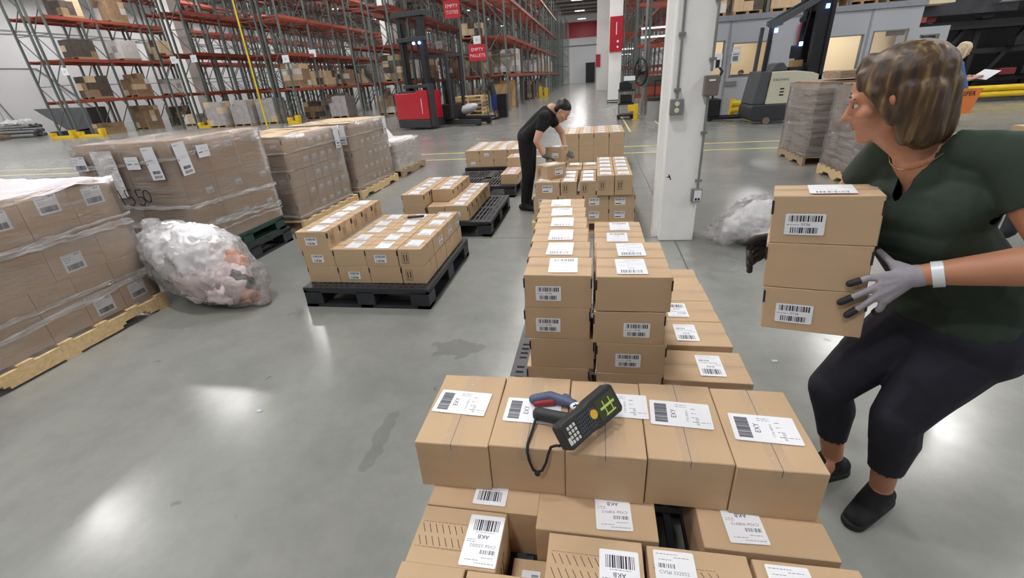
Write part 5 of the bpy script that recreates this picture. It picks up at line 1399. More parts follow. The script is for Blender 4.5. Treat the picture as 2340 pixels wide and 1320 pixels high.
mb = MB(); mb.box(3.3, 9.36, OY - .05, OY + .12, 2.72, 2.87)
for x in (4.1, 6.5, 8.0): mb.box(x - .03, x + .03, OY - .012, OY, 0, 2.72)
struct('trim_8', mb, mat('office_trim', sr(142, 146, 154), .5))
struct('wall_office_back', MB().box(3.35, 10.12, OY + 2.6, OY + 2.7, 0, 2.86), OFFI)
struct('wall_office_left', MB().box(3.25, 3.35, OY, OY + 2.7, 0, 2.86), OFFI)
struct('wall_office_divider', MB().box(6.3, 6.4, OY + .1, OY + 2.6, 0, 2.7), OFFI)
struct('ceiling_office', MB().box(3.25, 10.12, OY + .12, OY + 2.7, 2.74, 2.86), OFFI)
for i, (a_, b_, c_, d_) in enumerate(H1 + [(9.40, 9.90, 1.0, 1.96)]):
    f_ = MB(); 
    for bx_ in ((a_, b_, c_, c_ + .03), (a_, b_, d_ - .03, d_), (a_, a_ + .03, c_, d_), (b_ - .03, b_, c_, d_)): f_.box(bx_[0], bx_[1], OY - .01, OY + .11, bx_[2], bx_[3])
    wo = struct(f'window_{i + 1}', f_, mat('frame_grey', sr(120, 122, 126), .5)); mk('pane', MB().box(a_ + .03, b_ - .03, OY + .04, OY + .05, c_ + .03, d_ - .03), GLS, wo)
ol = mat('office_lamp', (1, 1, 1), .4, emit=(1, .93, .8), es=26.0)
for x in (4.6, 7.3, 8.6):
    o = thing('office_ceiling_light', f'lit ceiling panel inside the office, {"left" if x < 5 else "middle" if x < 8 else "right"} room', 'ceiling light', (x, OY + 1.3, 2.72)); mk('panel', MB().box(-.4, .4, -.25, .25, -.03, .0), ol, o); mk('frame', MB().box(-.43, .43, -.28, .28, .0, .018), WHITEP, o)
o = thing('framed_notices', 'white framed notices hanging on the cream office wall seen through window', 'notice', (4.85, OY + 2.57, 1.80))
mb = MB()
o.location = (4.36, OY - .03, 1.78)
mk('sheet', MB().box(-.14, .12, -.01, .01, -.24, .10), PAPER, o); mk('sheet', MB().box(-.13, .11, -.01, .01, .13, .22), PAPER, o); mk('print', MB().box(-.10, .06, -.013, -.010, -.18, -.04).box(-.10, .08, -.013, -.01, .0, .03), GREYINK, o)
o = thing('door_notice', 'pair of white notices on the office door window left of the forklift', 'notice', (3.85, OY - .03, 1.72)); mk('sheet', MB().box(-.16, .10, -.01, .01, -.32, .12), PAPER, o); mk('print', MB().box(-.08, .04, -.013, -.01, -.28, -.05), INK, o)
sign('office_sign', 6.28, OY - .06, 2.22, .46, .62, ['SUPR', 'OFC'], 'red sign with white lettering on the office wall behind the mast', SGN, size=.14)
sign('office_nameplate', 4.30, OY - .03, .95, .34, .14, [' '], 'small grey plate under the office window', GREYP, PAPER, .05)
o = thing('person', 'seated person behind office window, only top of dark haired head showing', 'person', (4.72, OY + .55, 0))
P3_, R3_, c3_, e3_ = head(o, V((4.70, OY + .5, 1.21)), V((-.4, -1, 0)), V((0, 0, 1)))
x_ = blob('body', c3_ + [(V((4.72, OY + .55, 1.08)), .05, V((4.72, OY + .56, .98)), .07), (V((4.55, OY + .56, .93)), .07, V((4.9, OY + .56, .93)), .07), (V((4.72, OY + .56, .9)), .13, V((4.72, OY + .6, .5)), .14)], SKINL, .014, None, ell=e3_); x_.parent = o; x_.matrix_parent_inverse = Matrix.Translation(-V(o.location))
x_ = blob('hair', [(P3_(-.03, .05, .05), .05, P3_(-.05, -.045, .02), .05)], HAIRB, .012, None, ell=[(P3_(-.022, 0, .045), .105, .086, .085, R3_)]); x_.parent = o; x_.matrix_parent_inverse = Matrix.Translation(-V(o.location))
x_ = blob('shirt', [(V((4.55, OY + .58, .90)), .09, V((4.9, OY + .58, .90)), .09), (V((4.72, OY + .58, .86)), .15, V((4.72, OY + .6, .5)), .15)], BLKC, .014, None); x_.parent = o; x_.matrix_parent_inverse = Matrix.Translation(-V(o.location))
o = thing('office_stool', 'stool under the seated person inside the office', 'stool', (4.72, OY + .6, 0)); mk('seat', MB().cyl((0, 0, .30), .2, .06, 20), DARKM, o); mk('stem', MB().cyl((0, 0, 0), .05, .30, 12), DARKM, o)
o = thing('monitor', 'dark computer monitor behind the sill of the office window', 'monitor', (4.62, OY + .22, 0)); mk('screen', MB().box(-.30, .36, -.02, .02, 1.0, 1.20), DARKM, o); mk('stand', MB().box(-.02, .06, -.02, .02, .0, 1.0), DARKM, o)
# ---- yellow guard rails
def rail(x0, x1, y, z0, z1, label, posts):
    o = thing('guard_rail', label, 'guard rail', (x0, y, 0)); L = x1 - x0; hh_ = (z1 - z0) / 2
    for k in range(2):
        mb = MB(); zc = z0 + hh_ * (k + .5); mb.tube([(0, -.06, zc), (L, -.06, zc)], hh_ * .48, 14); mk('rail_beam', mb, YEL, o)
    for x in posts: mk('post', MB().box(x - .07, x + .07, -.07 + .06, .13, 0, z1 + .04), YEL, o, bevel=.01)
rail(4.30, 4.95, 16.55, .10, .46, 'short yellow guard rail at the office corner left of the forklift', (.06,))
rail(8.9, 22.0, 17.2, .12, .47, 'long yellow guard rail behind the blonde person at right', (.1, 4.2, 8.4, 12.8))
# ---- beige reach truck
ct = thing('stand_up_forklift', 'beige and grey stand-up forklift with a black mast, parked before the office', 'forklift', (4.12, 13.85, 0))
BEI = mat('forklift_beige', sr(196, 194, 174), .45, var=.03)
FG = mat('forklift_grey', sr(74, 78, 82), .5, var=.08)
mb = MB(); mb.prism([(0, .18), (.08, .08), (1.75, .08), (1.75, .50), (.05, .50), (0, .42)], 0, 1.15); mk('chassis', mb, mat('forklift_charcoal', sr(46, 48, 52), .5), ct, bevel=.03)
mb = MB(); mb.prism([(.34, .50), (.98, .50), (.98, 1.02), (1.72, 1.02), (1.72, 1.08), (1.35, 1.22), (.95, 1.28), (.40, 1.28)], .0, 1.1); mk('body_cover', mb, BEI, ct, bevel=.02)
mk('rear_cover', MB().box(.98, 1.74, .02, 1.1, .50, 1.02), FG, ct, bevel=.01)
mk('battery_opening', MB().box(1.0, 1.4, -.012, .02, .72, .98), BLACKR, ct, bevel=.02)
mb = MB(); mb.prism([(.02, .50), (.32, .50), (.38, 1.30), (.14, 1.30)], .05, 1.1); mk('side_pillar', mb, FG, ct, bevel=.02)
mb = MB(); mb.prism([(.42, 1.28), (.48, 1.40), (.58, 1.48), (.70, 1.48), (.80, 1.36), (.82, 1.28)], .2, .9); mk('backrest', mb, FG, ct, bevel=.03)
mk('armrest', MB().box(.85, 1.25, .2, .9, 1.26, 1.36), BLACKR, ct, bevel=.03)
mb = MB(); mb.bar((.20, .12, 1.28), (.24, .12, 2.30), .09); mk('guard_post', mb, DARKM, ct)
mb = MB(); mb.bar((.18, .12, 2.34), (.45, .12, 2.42), .14, .16); mb.bar((.40, .12, 2.42), (1.25, .12, 2.86), .11, .14); mk('overhead_guard', mb, FG, ct, bevel=.01)
mb = MB(); mb.bar((.40, 1.0, 2.42), (1.25, 1.0, 2.86), .11, .14); mb.bar((.24, 1.0, 1.28), (.28, 1.0, 2.36), .09); mb.bar((.40, .12, 2.42), (.40, 1.0, 2.42), .08); mk('overhead_guard', mb, FG, ct, bevel=.01)
mk('mast', MB().box(1.24, 1.50, .05, .25, .3, 4.6).box(1.24, 1.50, .85, 1.05, .3, 4.6).box(1.5, 1.58, .0, 1.1, .3, 3.4), DARKM, ct)
for z in (1.3, 2.6, 4.45): mk('mast_crossbar', MB().box(1.26, 1.48, .25, .85, z, z + .14), DARKM, ct)
mk('mast_hose', MB().tube([(1.15, .4, 1.3), (1.12, .4, 2.0), (1.2, .4, 2.7), (1.15, .4, 3.2)], .03, 8).tube([(1.05, .5, 1.3), (1.08, .5, 2.3), (1.2, .5, 2.8)], .025, 8), BLACKR, ct)
mk('document_box', MB().box(.95, 1.18, .3, .6, 1.30, 1.52), mat('tan_box', sr(170, 140, 92), .7), ct)
mk('screen', MB().box(.76, 1.00, .1, .14, 1.56, 1.86), DARKM, ct, bevel=.02)
mk('fan', MB().cyl((.93, .1, 2.42), .07, .06, 18, axis='y'), DARKM, ct)
for x, z in ((.32, 2.22), (.95, 1.88), (1.40, 2.66)): mk('blue_warning_light', MB().box(x - .04, x + .04, .0, .05, z - .05, z + .05), BLUEL, ct, bevel=.01)
mb = MB(); add_text(mb, 'CROWN', .62, 1.08, .085, 0, z=0, sx=1.15); mk('lettering', mb, GREYBR if False else FG, ct, (0, -.012, 0), (pi / 2, 0, 0))
mb = MB()
for k in range(3): mb.box(.64, .74, -.008, .004, .70 + .075 * k, .73 + .075 * k)
mk('vent_slots', mb, BLACKR, ct)
for x in (.42, 1.5): mk('wheel', MB().cyl((x, -.01, .09), .09, .10, 20, axis='y'), mat('wheel_tyre', sr(120, 104, 92), .6), ct)
# ---- shrink wrapped stacks of flat brown boxes on the right
def wrapped_stack(x0, y0, W, L, n, hz, label, wl, pal, raised, seed):
    wood_pallet(x0 - .04, y0 - .04, pal, W=W + .1, L=L + .08, m=WOODG if seed % 2 else WOODP, H=.14)
    r = random.Random(seed)
    FL = mat('flat_box_brown', sr(160, 136, 112), .65, var=.22, nscale=8, stretch=(1, 1, 6))
    for k in range(n):
        dx = r.uniform(-.012, .012) + .02 * sin(k * .9); dy = r.uniform(-.012, .012)
        o = thing('flat_box_bundle', f'layer of flat brown boxes, {["bottom", "second", "third", "fourth", "fifth", "sixth", "seventh", "eighth", "ninth", "tenth"][k] if k < n - 1 else "top"} in the {label}', 'box', (x0 + W / 2 + dx, y0 + L / 2 + dy, .14 + hz * k))
        mb = MB(); nn = 4
        for a_ in range(nn): mb.box(-W / 2 + .02, W / 2 - .02, -L / 2 + .02 + L * a_ / nn * .97, -L / 2 + .02 + L * (a_ + 1) / nn * .97 - .008, .003, hz - .004)
        for q_ in range(5): mb.box(-W / 2 + .016, W / 2 - .016, -L / 2 + .018, L / 2 - .018, hz * (q_ + .5) / 5.5, hz * (q_ + .5) / 5.5 + .002, 1)
        mk('boxes', mb, [FL, CARDD], o)
    film('stretch_wrap', x0 - .02, x0 + W + .02, y0 - .02, y0 + L + .02, .12, .14 + hz * n - .04, wl, FILMS, seed, amp=.018)
    if raised:
        for k, (ax, ay, lb) in enumerate(((.62, .3, 'short bundle of flat boxes lying on top of the farther wrapped stack'),)):
            o = thing('flat_box_bundle', lb, 'box', (x0 + ax, y0 + ay, .14 + hz * n + .03)); mk('boxes', MB().box(-.36, .36, -.28, .28, 0, .10), FL, o, bevel=.004)
wrapped_stack(3.28, 7.98, .98, 1.02, 8, .135, 'farther wrapped stack', 'cloudy stretch wrap round the farther stack of flat brown boxes', 'weathered wooden pallet under the farther wrapped stack of flat boxes', True, 31)
wrapped_stack(3.30, 6.50, .70, .92, 8, .135, 'nearer wrapped stack', 'cloudy stretch wrap round the nearer stack of flat brown boxes', 'yellowish wooden pallet under the nearer wrapped stack of flat boxes', False, 32)
# ---- orange TRANSFER placard
o = thing('transfer_placard', 'orange placard with black letters on a stand behind the person in green', 'sign', (4.50, 6.88, 0))
mk('board', MB().prism([(-.22, 1.09), (.16, 1.09), (.10, .80), (-.16, .80)], -.01, .01), mat('placard_orange', sr(240, 140, 66), .5), o)
mb = MB(); add_text(mb, 'TRANSFER', -.06, 1.03, .075, 0, z=0, sx=.9); mk('lettering', mb, BLACKINK, o, (0, -.014, 0), (pi / 2, 0, 0)); mk('stand', MB().box(-.03, .0, .012, .04, 0, 1.0).box(-.2, .17, -.1, .14, 0, .02), GREYP, o)
# ---- cartons on low pallets far right
wood_pallet(7.0, 8.3, 'wooden pallet under the low cartons at the right edge', W=2.2, L=1.2)
for i in range(4):
    for j in range(2):
        carton((.5, .55, .17), 7.3 + .52 * i, 8.62 + .57 * j, .13, f'flat brown carton on low pallet at right edge, {ORD[i]} along, {["near", "far"][j]} row', labels=[('ship4', 'front', .1, .085)] if i == 1 and j == 0 else [], marks=None)
# ---- dark machinery at top right
DK = mat('machine_dark', sr(40, 40, 44), .5, metal=.2, var=.3, nscale=2)
DK2 = mat('machine_mid', sr(76, 76, 82), .4, metal=.5, var=.3, nscale=3)
mc = thing('sortation_conveyor', 'dark steel conveyor machinery behind the yellow rail at top right', 'conveyor', (9.6, 18.1, 0))
r = random.Random(4)
for i in range(8):
    x = .4 + i * 1.7
    mk('support_leg', MB().bar((x, .2, 0), (x, .2, 5.2), .14), DK, mc)
    mk('brace', MB().bar((x + .15, .15, .2), (x + 1.4, .15, 2.2), .12), DK, mc)
for z, h_, y in ((.55, .12, .0), (1.35, .14, .1), (2.05, .22, -.1), (3.0, .10, .0), (3.8, .3, -.2)): mk('conveyor_beam', MB().box(0, 13.5, y, y + 1.2, z, z + h_), DK if z != 3.0 else DK2, mc)
mk('side_panel', MB().box(-.1, 2.6, -.35, -.25, 2.45, 3.05), DK2, mc)
mk('handrail', MB().tube([(2.0, -.5, 2.7), (6, -.5, 2.75), (13, -.5, 2.9)], .04, 8), GREYST, mc)
for i in range(14): mk('gearbox', MB().box(0, r.uniform(.2, .5), 0, .3, 0, r.uniform(.15, .4)), r.choice((DK2, DK, mat('machine_red', sr(120, 44, 44), .5), GREYP)), mc, (r.uniform(.3, 9), -.2, r.choice((1.5, 2.3, .7))), bevel=.02)
struct('wall_machine_back', MB().box(11.7, 30, 21.0, 21.2, 0, 8), mat('dark_backdrop_panel', sr(36, 36, 40), .8))
o = thing('pallet_rack', 'orange beamed pallet rack standing behind the grey office', 'pallet rack', (3.4, 21.4, 0))
for i in range(4): obj('upright_frame', FRAME, o, (i * 2.7, 0, 0), (0, 0, pi / 2))
for L in (3.05, 4.7, 6.3):
    for i in range(3):
        obj('load_beam', BEAM, o, (i * 2.7, -.03, L), (0, 0, -pi / 2)); obj('load_beam', BEAM, o, (i * 2.7, -D + .03, L), (0, 0, -pi / 2))
for i in range(6): load(4.2 + 1.25 * i, 20.87, 3.12, 1.0, .95, .9, (0, 2, 4, 2, 0, 2)[i], f'load on rack above the office, {ORD[i]} from left')
# ---- things in the aisle beside the big column
o = thing('utility_cart', 'black two shelf utility cart with equipment beside a yellow bollard', 'cart', (1.05, 17.4, 0))
for z in (.10, .48, .90): mk('shelf', MB().box(-.26, .26, -.35, .35, z, z + .06), DARKM, o, bevel=.015)
for x in (-.23, .23):
    for y in (-.32, .32): mk('leg', MB().cyl((x, y, .10), .018, .82, 8), GREYST, o); mk('caster', MB().cyl((x, y - .02, .05), .05, .04, 12, axis='y'), BLACKR, o)
o = thing('printer', 'black label printer standing on the top shelf of the utility cart', 'printer', (1.02, 17.35, .96)); mk('case', MB().prism([(-.2, 0), (.2, 0), (.2, .16), (.05, .26), (-.2, .22)], -.2, .2), BLACKR, o, bevel=.02)
o = thing('paper_tray', 'white box standing on the printer of the utility cart', 'box', (1.12, 17.35, 1.225)); mk('box', MB().box(-.16, .2, -.15, .15, 0, .14), PAPER, o)
o = thing('equipment_box', 'black equipment box on the middle shelf of the utility cart', 'box', (1.05, 17.4, .54)); mk('case', MB().box(-.18, .18, -.25, .25, 0, .24), BLACKR, o, bevel=.03)
o = thing('bollard', 'yellow steel bollard standing at the black utility cart', 'bollard', (1.37, 16.95, 0)); mk('post', MB().box(-.07, .07, -.07, .07, .02, .50), YEL, o, bevel=.01); mk('base_plate', MB().box(-.12, .12, -.12, .12, 0, .02), YEL, o); mk('side_plate', MB().box(-.26, -.07, -.05, .05, .28, .48), YEL, o)
o = thing('floor_fan', 'big round grey pedestal fan mounted on a pole by the cart', 'fan', (1.72, 18.6, 0))
mk('pole', MB().box(-.04, .04, -.04, .04, 0, 3.8), GREYST, o); mk('pole', MB().box(.08, .16, -.04, .04, 0, 4.6), RACKG, o); mk('base', MB().box(-.25, .3, -.25, .25, 0, .03), GREYST, o)
mb = MB()
for k in range(7): 
    a_ = .05 + k * .055; mb.tube([(0 + .06 * (1 if k == 0 else 1) * cos(0) - .16, .42 * (a_ / .38) * cos(t * pi / 12) * .9, .42 * (a_ / .38) * sin(t * pi / 12)) for t in range(24)], .008, 5, closed=True)
for t in range(24): mb.bar((-.16, 0, 0), (-.16, .40 * cos(t * pi / 12) * .9, .42 * sin(t * pi / 12)), .006)
mb.tube([(-.06, .40 * cos(t * pi / 12), .44 * sin(t * pi / 12)) for t in range(24)], .03, 6, closed=True)
cg = mk('fan_cage', mb, DARKM, o, (-.05, 0, 1.45), (0, 0, .5))
mb = MB()
for k in range(3): mb.add([(-.1, 0, 0), (-.08, .35 * cos(k * 2.09), .35 * sin(k * 2.09)), (-.12, .35 * cos(k * 2.09 + .9), .35 * sin(k * 2.09 + .9))], [(0, 1, 2)], 0)
mk('fan_blade_set', mb, GREYP, cg); mk('motor', MB().cyl((-.12, 0, 0), .09, .2, 14, axis='x'), DARKM, cg)
o = thing('trash_bin', 'grey waste bin with black bag behind the white column', 'bin', (1.95, 16.4, 0)); mk('bin', MB().cyl((0, 0, 0), .24, .62, 20, r2=.28), mat('bin_grey', sr(150, 150, 150), .6), o); mk('liner', MB().cyl((0, 0, .60), .29, .10, 20, r2=.27), BLACKR, o)
o = thing('white_cabinet', 'white plastic cabinet partly hidden left of the big column', 'cabinet', (2.28, 15.7, 0)); mk('body', MB().box(-.2, .2, -.25, .25, 0, .95), WHITEP, o, bevel=.02); mk('lid', MB().box(-.21, .21, -.26, .26, .95, 1.0), GREYP, o)
o = thing('hand_truck', 'black frame trolley with yellow top behind the white cabinet', 'trolley', (2.25, 16.9, 0))
for x in (-.3, .0): mk('frame_post', MB().bar((x, 0, 0), (x, 0, 1.15), .04), BLACKR, o)
mk('handle', MB().box(-.34, .36, -.05, .05, 1.15, 1.2), BLACKR, o); mk('yellow_cover', MB().prism([(-.1, 1.2), (.4, 1.5), (.4, 1.42), (.0, 1.2)], -.1, .1), YEL, o); mk('base', MB().box(-.34, .3, -.2, .2, 0, .05), BLACKR, o)
o = thing('pallet_jack', 'black pallet jack partly hidden right of the column by the office', 'pallet jack', (3.55, 15.4, 0)); mk('body', MB().box(-.28, .1, -.3, .3, .12, .62), BLACKR, o, bevel=.04); mk('tiller', MB().tube([(-.1, 0, .6), (-.02, 0, 1.1), (.1, 0, 1.35), (.0, 0, 1.45)], .03, 8), BLACKR, o); mk('wheel', MB().cyl((-.1, -.1, .08), .08, .2, 16, axis='y'), BLACKR, o); mk('fork', MB().box(-.2, .9, -.3, -.15, .05, .12).box(-.2, .9, .15, .3, .05, .12), DARKM, o)
o = thing('waste_bin', 'black ribbed bin standing in front of the far white wall', 'bin', (-.9, 87.0, 0)); mk('body', MB().box(-.75, .75, -.6, .6, 0, 2.9), DARKM, o, bevel=.03); mk('lid', MB().box(-.8, .8, -.65, .65, 2.9, 3.1), DARKM, o)
o = thing('pallet_rack', 'orange shelving rack standing crosswise behind the pedestal fan', 'pallet rack', (2.0, 27.6, 0))
for i in range(2): obj('upright_frame', FRAME, o, (i * 2.7, 0, 0), (0, 0, pi / 2))
for L in (.25, .8, 1.35, 2.6, 4.4, 5.4, 6.6): obj('load_beam', BEAM, o, (0, -.03, L), (0, 0, -pi / 2)); obj('load_beam', BEAM, o, (0, -D + .03, L), (0, 0, -pi / 2))
o = thing('yellow_pole', 'thin yellow pole standing before the second rack from the left wall', 'pole', (-18.2, 24.2, 0)); mk('pole', MB().cyl((0, 0, 0), .045, 7.5, 10), YEL, o); mk('foot', MB().cyl((0, 0, 0), .12, .02, 12), YEL, o)
# tube lights in the right hand racks
TL = mat('tube_light', (1, 1, 1), .4, emit=(1, .98, .95), es=14.0)
for k, (x, y, z) in enumerate(((3.4, 29.2, 3.55), (3.4, 29.2, 3.12), (3.0, 45, 3.2), (3.0, 60, 3.2))):
    o = thing('tube_light', f'lit tube light hung across the right racks, {["upper near", "lower near", "middle", "far"][k]} one', 'tube light', (x, y, z)); mk('tube', MB().cyl((-.95, 0, 0), .035, 1.9, 10, axis='x'), TL, o); mk('batten', MB().box(-1.0, 1.0, -.04, .04, .035, .06), WHITEP, o); mk('hanger', MB().bar((-.9, 0, .06), (-.9, 0, CZ + .69 - z), .01).bar((.9, 0, .06), (.9, 0, CZ + .69 - z), .01), GREYST, o)
# cartons and orange bins low in the right racks
for i, (z, c_) in enumerate(((0, RACKO), (.42, RACKO), (.84, LOADS[2]))):
    o = thing('rack_bin_row', f'{"orange" if i < 2 else "dark"} bins low in the right racks behind the fan, {["bottom", "middle", "top"][i]} row', 'bins', (3.3, 24.0, z)); mk('bins', MB().box(-1.0, 1.0, -.5, .5, .02, .42), c_, o, bevel=.02); mk('shelf', MB().box(-1.1, 1.1, -.55, .55, -.0, .02), RACKO, o)
# yellow rack guards far along the aisle
o = thing('rack_end_guard', 'small yellow guard posts at the aisle rack foot, far along', 'rack guard', (-4.1, 38.5, 0)); mk('post', MB().box(-.3, .0, -.1, .1, 0, .8), YEL, o); mk('post', MB().box(.15, .45, -.1, .1, 0, .7), YEL, o); mk('channel', MB().box(-.3, .45, -.08, .08, 0, .1), YEL, o)
_L0 = Vector((-.078, .988, .602)); _L1 = Vector((.065, 1.168, .616))
_ax = (_L1 - _L0).normalized(); _pr = _ax.cross(Vector((0, 0, 1))).normalized()
_n = _pr * sin(radians(55)) + Vector((0, 0, 1)) * cos(radians(55))
def _ff(p0, p1, up):
    x = (Vector(p1) - Vector(p0)).normalized(); z = Vector(up); z = (z - x * z.dot(x)).normalized(); y = z.cross(x)
    M = Matrix((x, y, z)).transposed().to_4x4(); M.translation = Vector(p0); return M
SCANPOS = dict(base=(-.02, 1.07, .535), M=_ff(_L0, _L1, _n), grip=None,
    gripcaps=[((-.165, 1.140, .560), .020, (-.045, 1.10, .572), .023), ((-.168, 1.133, .556), .016, (-.160, 1.15, .556), .018), ((-.07, 1.115, .56), .02, (-.0, 1.085, .575), .024)],
    strap=[(-.172, 1.125, .556), (-.178, 1.08, .545), (-.186, 1.02, .541), (-.184, .998, .532), (-.178, .993, .50), (-.168, .991, .47), (-.155, .990, .460), (-.140, .991, .470), (-.128, .993, .50), (-.121, .997, .532), (-.114, 1.012, .546), (-.098, 1.005, .56), (-.085, .99, .575)],
    toggle=(-.155, .988, .459), cut0=(-.12, 1.22, .535),
    cutcaps=[((-.190, 1.215, .555), .017, (-.135, 1.232, .557), .019), ((-.135, 1.232, .557), .019, (-.055, 1.205, .553), .016), ((-.085, 1.225, .57), .008, (-.07, 1.222, .57), .007)],
    redcaps=[((-.180, 1.198, .550), .011, (-.125, 1.212, .550), .012)], lab=(-.045, 1.190, .556))
# ================================================================ RUBBISH BAGS
def crumple(o, amp, sc, seed):
    from mathutils import noise
    me = o.data; bm = bmesh.new(); bm.from_mesh(me); bm.normal_update()
    for v in bm.verts:
        p = v.co * sc + Vector((seed, seed, seed))
        a = 1 - 2 * abs(noise.noise(p)); b = 1 - 2 * abs(noise.noise(p * 2.3)); c_ = 1 - 2 * abs(noise.noise(p * 5.1))
        v.co += v.normal * amp * (a * .55 + b * .3 + c_ * .15 - .25)
        if v.co.z < .004: v.co.z = .004
    bm.to_mesh(me); bm.free()
BAGW = mat('bag_white_foam', sr(250, 250, 252), .45, var=.01, nscale=10)
BAGP = mat('bag_pinkish_plastic', sr(244, 226, 226), .4, var=.04, nscale=14)
bag = thing('rubbish_bag', 'clear plastic rubbish bag full of white foam lying beside the wrapped load', 'bag', (-3.05, 2.95, 0))
def bpart(name, caps, m, vox, parent, amp, sc, seed, smooth=4):
    o = blob(name, caps, m, vox, None, smooth=smooth); crumple(o, amp, sc, seed)
    if parent: o.parent = parent; o.matrix_parent_inverse = Matrix.Translation(-Vector(parent.location))
    return o
fb_ = bpart('bag_film', [(V((-3.47, 3.02, .40)), .25, V((-3.09, 2.95, .31)), .295), (V((-3.09, 2.95, .31)), .295, V((-2.81, 2.90, .20)), .19), (V((-2.81, 2.90, .18)), .165, V((-2.65, 2.88, .06)), .05), (V((-3.49, 2.98, .56)), .07, V((-3.49, 2.93, .66)), .05)], FILMB, .016, bag, .06, 6.0, 3)
def inner(name, caps, m, amp, sc, seed, label, vox=.014):
    o = blob(name, caps, m, vox, None, smooth=3); crumple(o, amp, sc, seed); tag(o, label, 'rubbish', None, 'stuff'); return o
inner('crumpled_foam', [(V((-3.45, 3.03, .41)), .225, V((-3.13, 2.97, .37)), .25)], BAGW, .06, 7, 5, 'white foam sheet filling the left part of the clear rubbish bag')
inner('crumpled_plastic', [(V((-3.12, 2.88, .22)), .17, V((-2.87, 2.86, .20)), .15)], BAGP, .06, 8, 9, 'pinkish white plastic with red print in the clear rubbish bag')
inner('crumpled_wrapper', [(V((-2.93, 2.98, .39)), .065, V((-2.81, 2.96, .34)), .06)], mat('orange_wrapper', sr(240, 160, 110), .5), .03, 12, 4, 'orange wrapper inside the clear rubbish bag at its upper right', .008)
inner('crumpled_wrapper', [(V((-2.79, 2.86, .26)), .055, V((-2.73, 2.88, .20)), .05)], mat('dark_wrapper', sr(62, 62, 64), .3, var=.5, nscale=20), .03, 14, 6, 'dark silvery wrapper inside the clear rubbish bag at right', .008)
inner('crumpled_wrapper', [(V((-2.75, 2.84, .10)), .05, V((-2.69, 2.86, .08)), .04)], mat('pale_orange_wrapper', sr(232, 186, 160), .5, var=.1), .03, 14, 8, 'pale orange wrapper at the low right tip of the clear rubbish bag', .008)
bag2 = thing('rubbish_bag', 'clear plastic bag of white film lying on the floor right of the column', 'bag', (1.5, 4.35, 0))
bpart('bag_film', [(V((1.22, 4.32, .14)), .12, V((1.48, 4.36, .23)), .215), (V((1.48, 4.36, .23)), .215, V((1.82, 4.42, .21)), .20), (V((1.08, 4.36, .10)), .05, V((1.2, 4.33, .14)), .10), (V((1.5, 4.2, .10)), .1, V((1.6, 4.05, .07)), .07)], FILMB, .014, bag2, .05, 6.5, 13)
inner('crumpled_foam', [(V((1.28, 4.33, .15)), .09, V((1.5, 4.36, .22)), .165), (V((1.5, 4.36, .22)), .165, V((1.78, 4.42, .20)), .15), (V((1.45, 4.25, .12)), .08, V((1.58, 4.08, .08)), .06)], BAGW, .05, 7, 15, 'white film sheet filling the clear bag right of the column')

# ================================================================ SCANNER on the near row
RUB = mat('scanner_rubber', sr(44, 45, 48), .55, var=.06, bump=.05, bscale=200)
KEYW = mat('key_white', sr(214, 214, 210), .4)
KEYB = mat('key_dark', sr(70, 74, 80), .5)
SCR = mat('scanner_screen', sr(24, 26, 24), .15, emit=(.25, .30, .10), es=.12)
SCG = mat('screen_green', sr(150, 170, 60), .3, emit=(.40, .5, .15), es=.35)
def frame_from(p0, p1, up):
    """matrix with x along p0->p1"""
    x = (Vector(p1) - Vector(p0)).normalized(); z = Vector(up); z = (z - x * z.dot(x)).normalized(); y = z.cross(x)
    M = Matrix((x, y, z)).transposed().to_4x4(); M.translation = Vector(p0); return M
SC0 = SCANPOS
sc = thing('barcode_scanner', 'black handheld scanner with keypad, green lit screen and wrist strap on cartons', 'scanner', SC0['base'])
Msc = SC0['M']
def sp(name, mb, m, bevel=0, parent=None, seg=2):
    o = mk(name, mb, m, bevel=bevel, seg=seg); o.parent = parent or sc
    if parent is None: o.matrix_local = Matrix.Translation(-Vector(sc.location)) @ Msc
    return o
Lg, Wd = .245, .088
mb = MB(); 
poly = [(0, -.036), (.012, -.042), (.11, -.040), (.135, -.046), (.235, -.048), (.245, -.038), (.245, .038), (.235, .048), (.135, .046), (.11, .040), (.012, .042), (0, .036)]
n = len(poly); v = [(p[0], p[1], -.028) for p in poly] + [(p[0], p[1], .016) for p in poly]
mb.add(v, [tuple(range(n))[::-1], tuple(range(n, 2 * n))] + [(i, (i + 1) % n, (i + 1) % n + n, i + n) for i in range(n)])
body = sp('case', mb, RUB, .006, seg=3)
mb = MB(); mb.box(.145, .228, -.032, .032, .0165, .0185); scr = sp('screen', mb, SCR, .001)
mb = MB()
mb.box(.158, .222, -.004, .004, .0187, .0189); mb.box(.170, .215, -.027, -.022, .0187, .0189)
for i in range(2): mb.box(.175 + i * .028, .179 + i * .028, -.024, .020, .0189, .0190)
sp('screen_lines', mb, SCG)
mb = MB()
for i in range(3):
    for j in range(4): mb.box(.018 + i * .0125, .0265 + i * .0125, -.026 + j * .0135, -.0165 + j * .0135, .016, .0195)
mb.box(.006, .016, -.026, -.004, .016, .0195)
kw = sp('number_keys', mb, KEYW, .001); kw['kind'] = 'stuff'
mb = MB()
for i in range(8):
    for j in range(6): mb.box(.058 + i * .0082, .0635 + i * .0082, -.030 + j * .0102, -.0235 + j * .0102, .016, .0188)
kd = sp('letter_keys', mb, KEYB, 0); kd['kind'] = 'stuff'
sp('navigation_pad', MB().cyl((.127, .004, .016), .014, .005, 20), mat('nav_yellow', sr(226, 176, 48), .4))
sp('navigation_pad_ring', MB().tube([(.127 + .017 * cos(t * pi / 10), .004 + .017 * sin(t * pi / 10), .017) for t in range(20)], .002, 6, closed=True), KEYB)
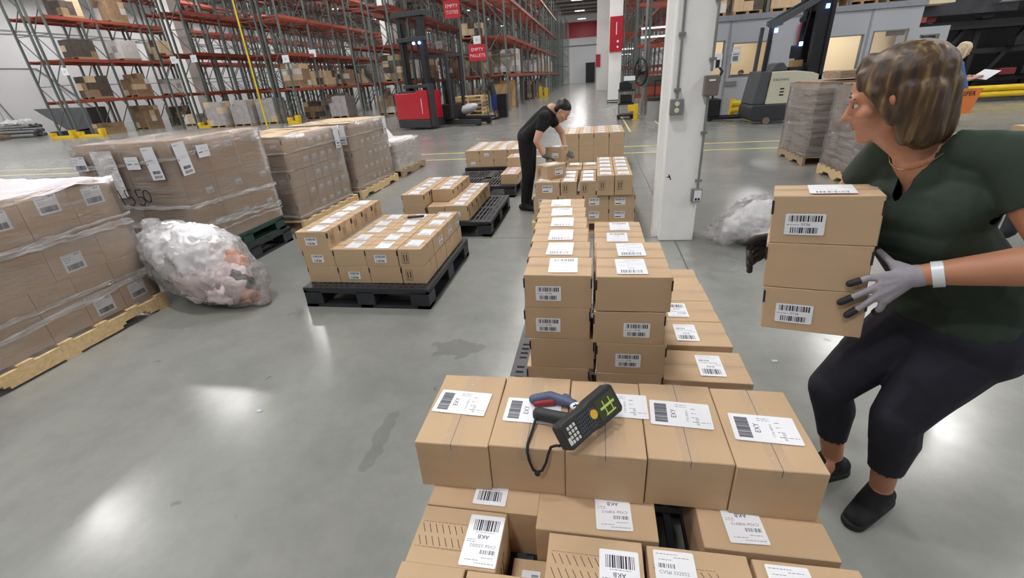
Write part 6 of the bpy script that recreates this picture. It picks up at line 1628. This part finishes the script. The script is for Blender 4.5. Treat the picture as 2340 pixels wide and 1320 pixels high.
sp('scan_head', MB().box(.175, .240, -.036, .036, -.045, -.018), RUB, .010, seg=3)
# pistol grip, drawn from under the case to the left
G = SC0['grip']
def wpart(name, o):
    o.parent = sc; o.matrix_parent_inverse = Matrix.Translation(-Vector(sc.location)); return o
g_ = blob('grip', [(V(a_), ra, V(b_), rb) for a_, ra, b_, rb in SC0['gripcaps']], RUB, .003, None, smooth=3); wpart('grip', g_)
mb = MB(); mb.tube(SC0['strap'], .0042, 8); st_ = mk('wrist_strap', mb, BLACKR); wpart('s', st_)
mb = MB(); ellipsoid(mb, SC0['toggle'], .009, .008, .009); wpart('t', mk('strap_toggle', mb, BLACKR))
# box knife / tape gun handle in blue-grey and red
kn = thing('safety_cutter', 'blue grey handled cutter with red grip lying beside the black scanner', 'cutter', SC0['cut0'])
def kpart(o): o.parent = kn; o.matrix_parent_inverse = Matrix.Translation(-Vector(kn.location)); return o
kpart(blob('handle', [(V(a_), ra, V(b_), rb) for a_, ra, b_, rb in SC0['cutcaps']], mat('cutter_blue', sr(84, 92, 122), .5), .003, None, smooth=3))
kpart(blob('red_grip', [(V(a_), ra, V(b_), rb) for a_, ra, b_, rb in SC0['redcaps']], mat('cutter_red', sr(140, 36, 48), .5), .0025, None, smooth=2))
mb = MB(); ellipsoid(mb, SC0['lab'], .022, .018, .012); kpart(mk('label_tip', mb, PAPER))
mb = MB(); l0 = Vector(SC0['lab']) + Vector((0, -.008, .0105)); mb.bar(l0 + Vector((-.010, -.004, 0)), l0 + Vector((.008, .005, 0)), .003); mb.bar(l0 + Vector((-.004, .007, 0)), l0 + Vector((.003, -.008, 0)), .003); kpart(mk('label_mark', mb, BLACKINK))
# small knife dropped things on the floor
for x, y, lb in ((-1.77, 1.66, 'small crumpled bit of tape on the floor left of the near pallet'), (1.03, 2.35, 'tiny white scrap on the floor right of the middle stack')):
    o = thing('tape_scrap', lb, 'scrap', (x, y, .002)); mb = sheet(.03, .02, 5, .01, 6, 6); mk('scrap', mb, mat('scrap_plastic', sr(200, 204, 224), .3), o)
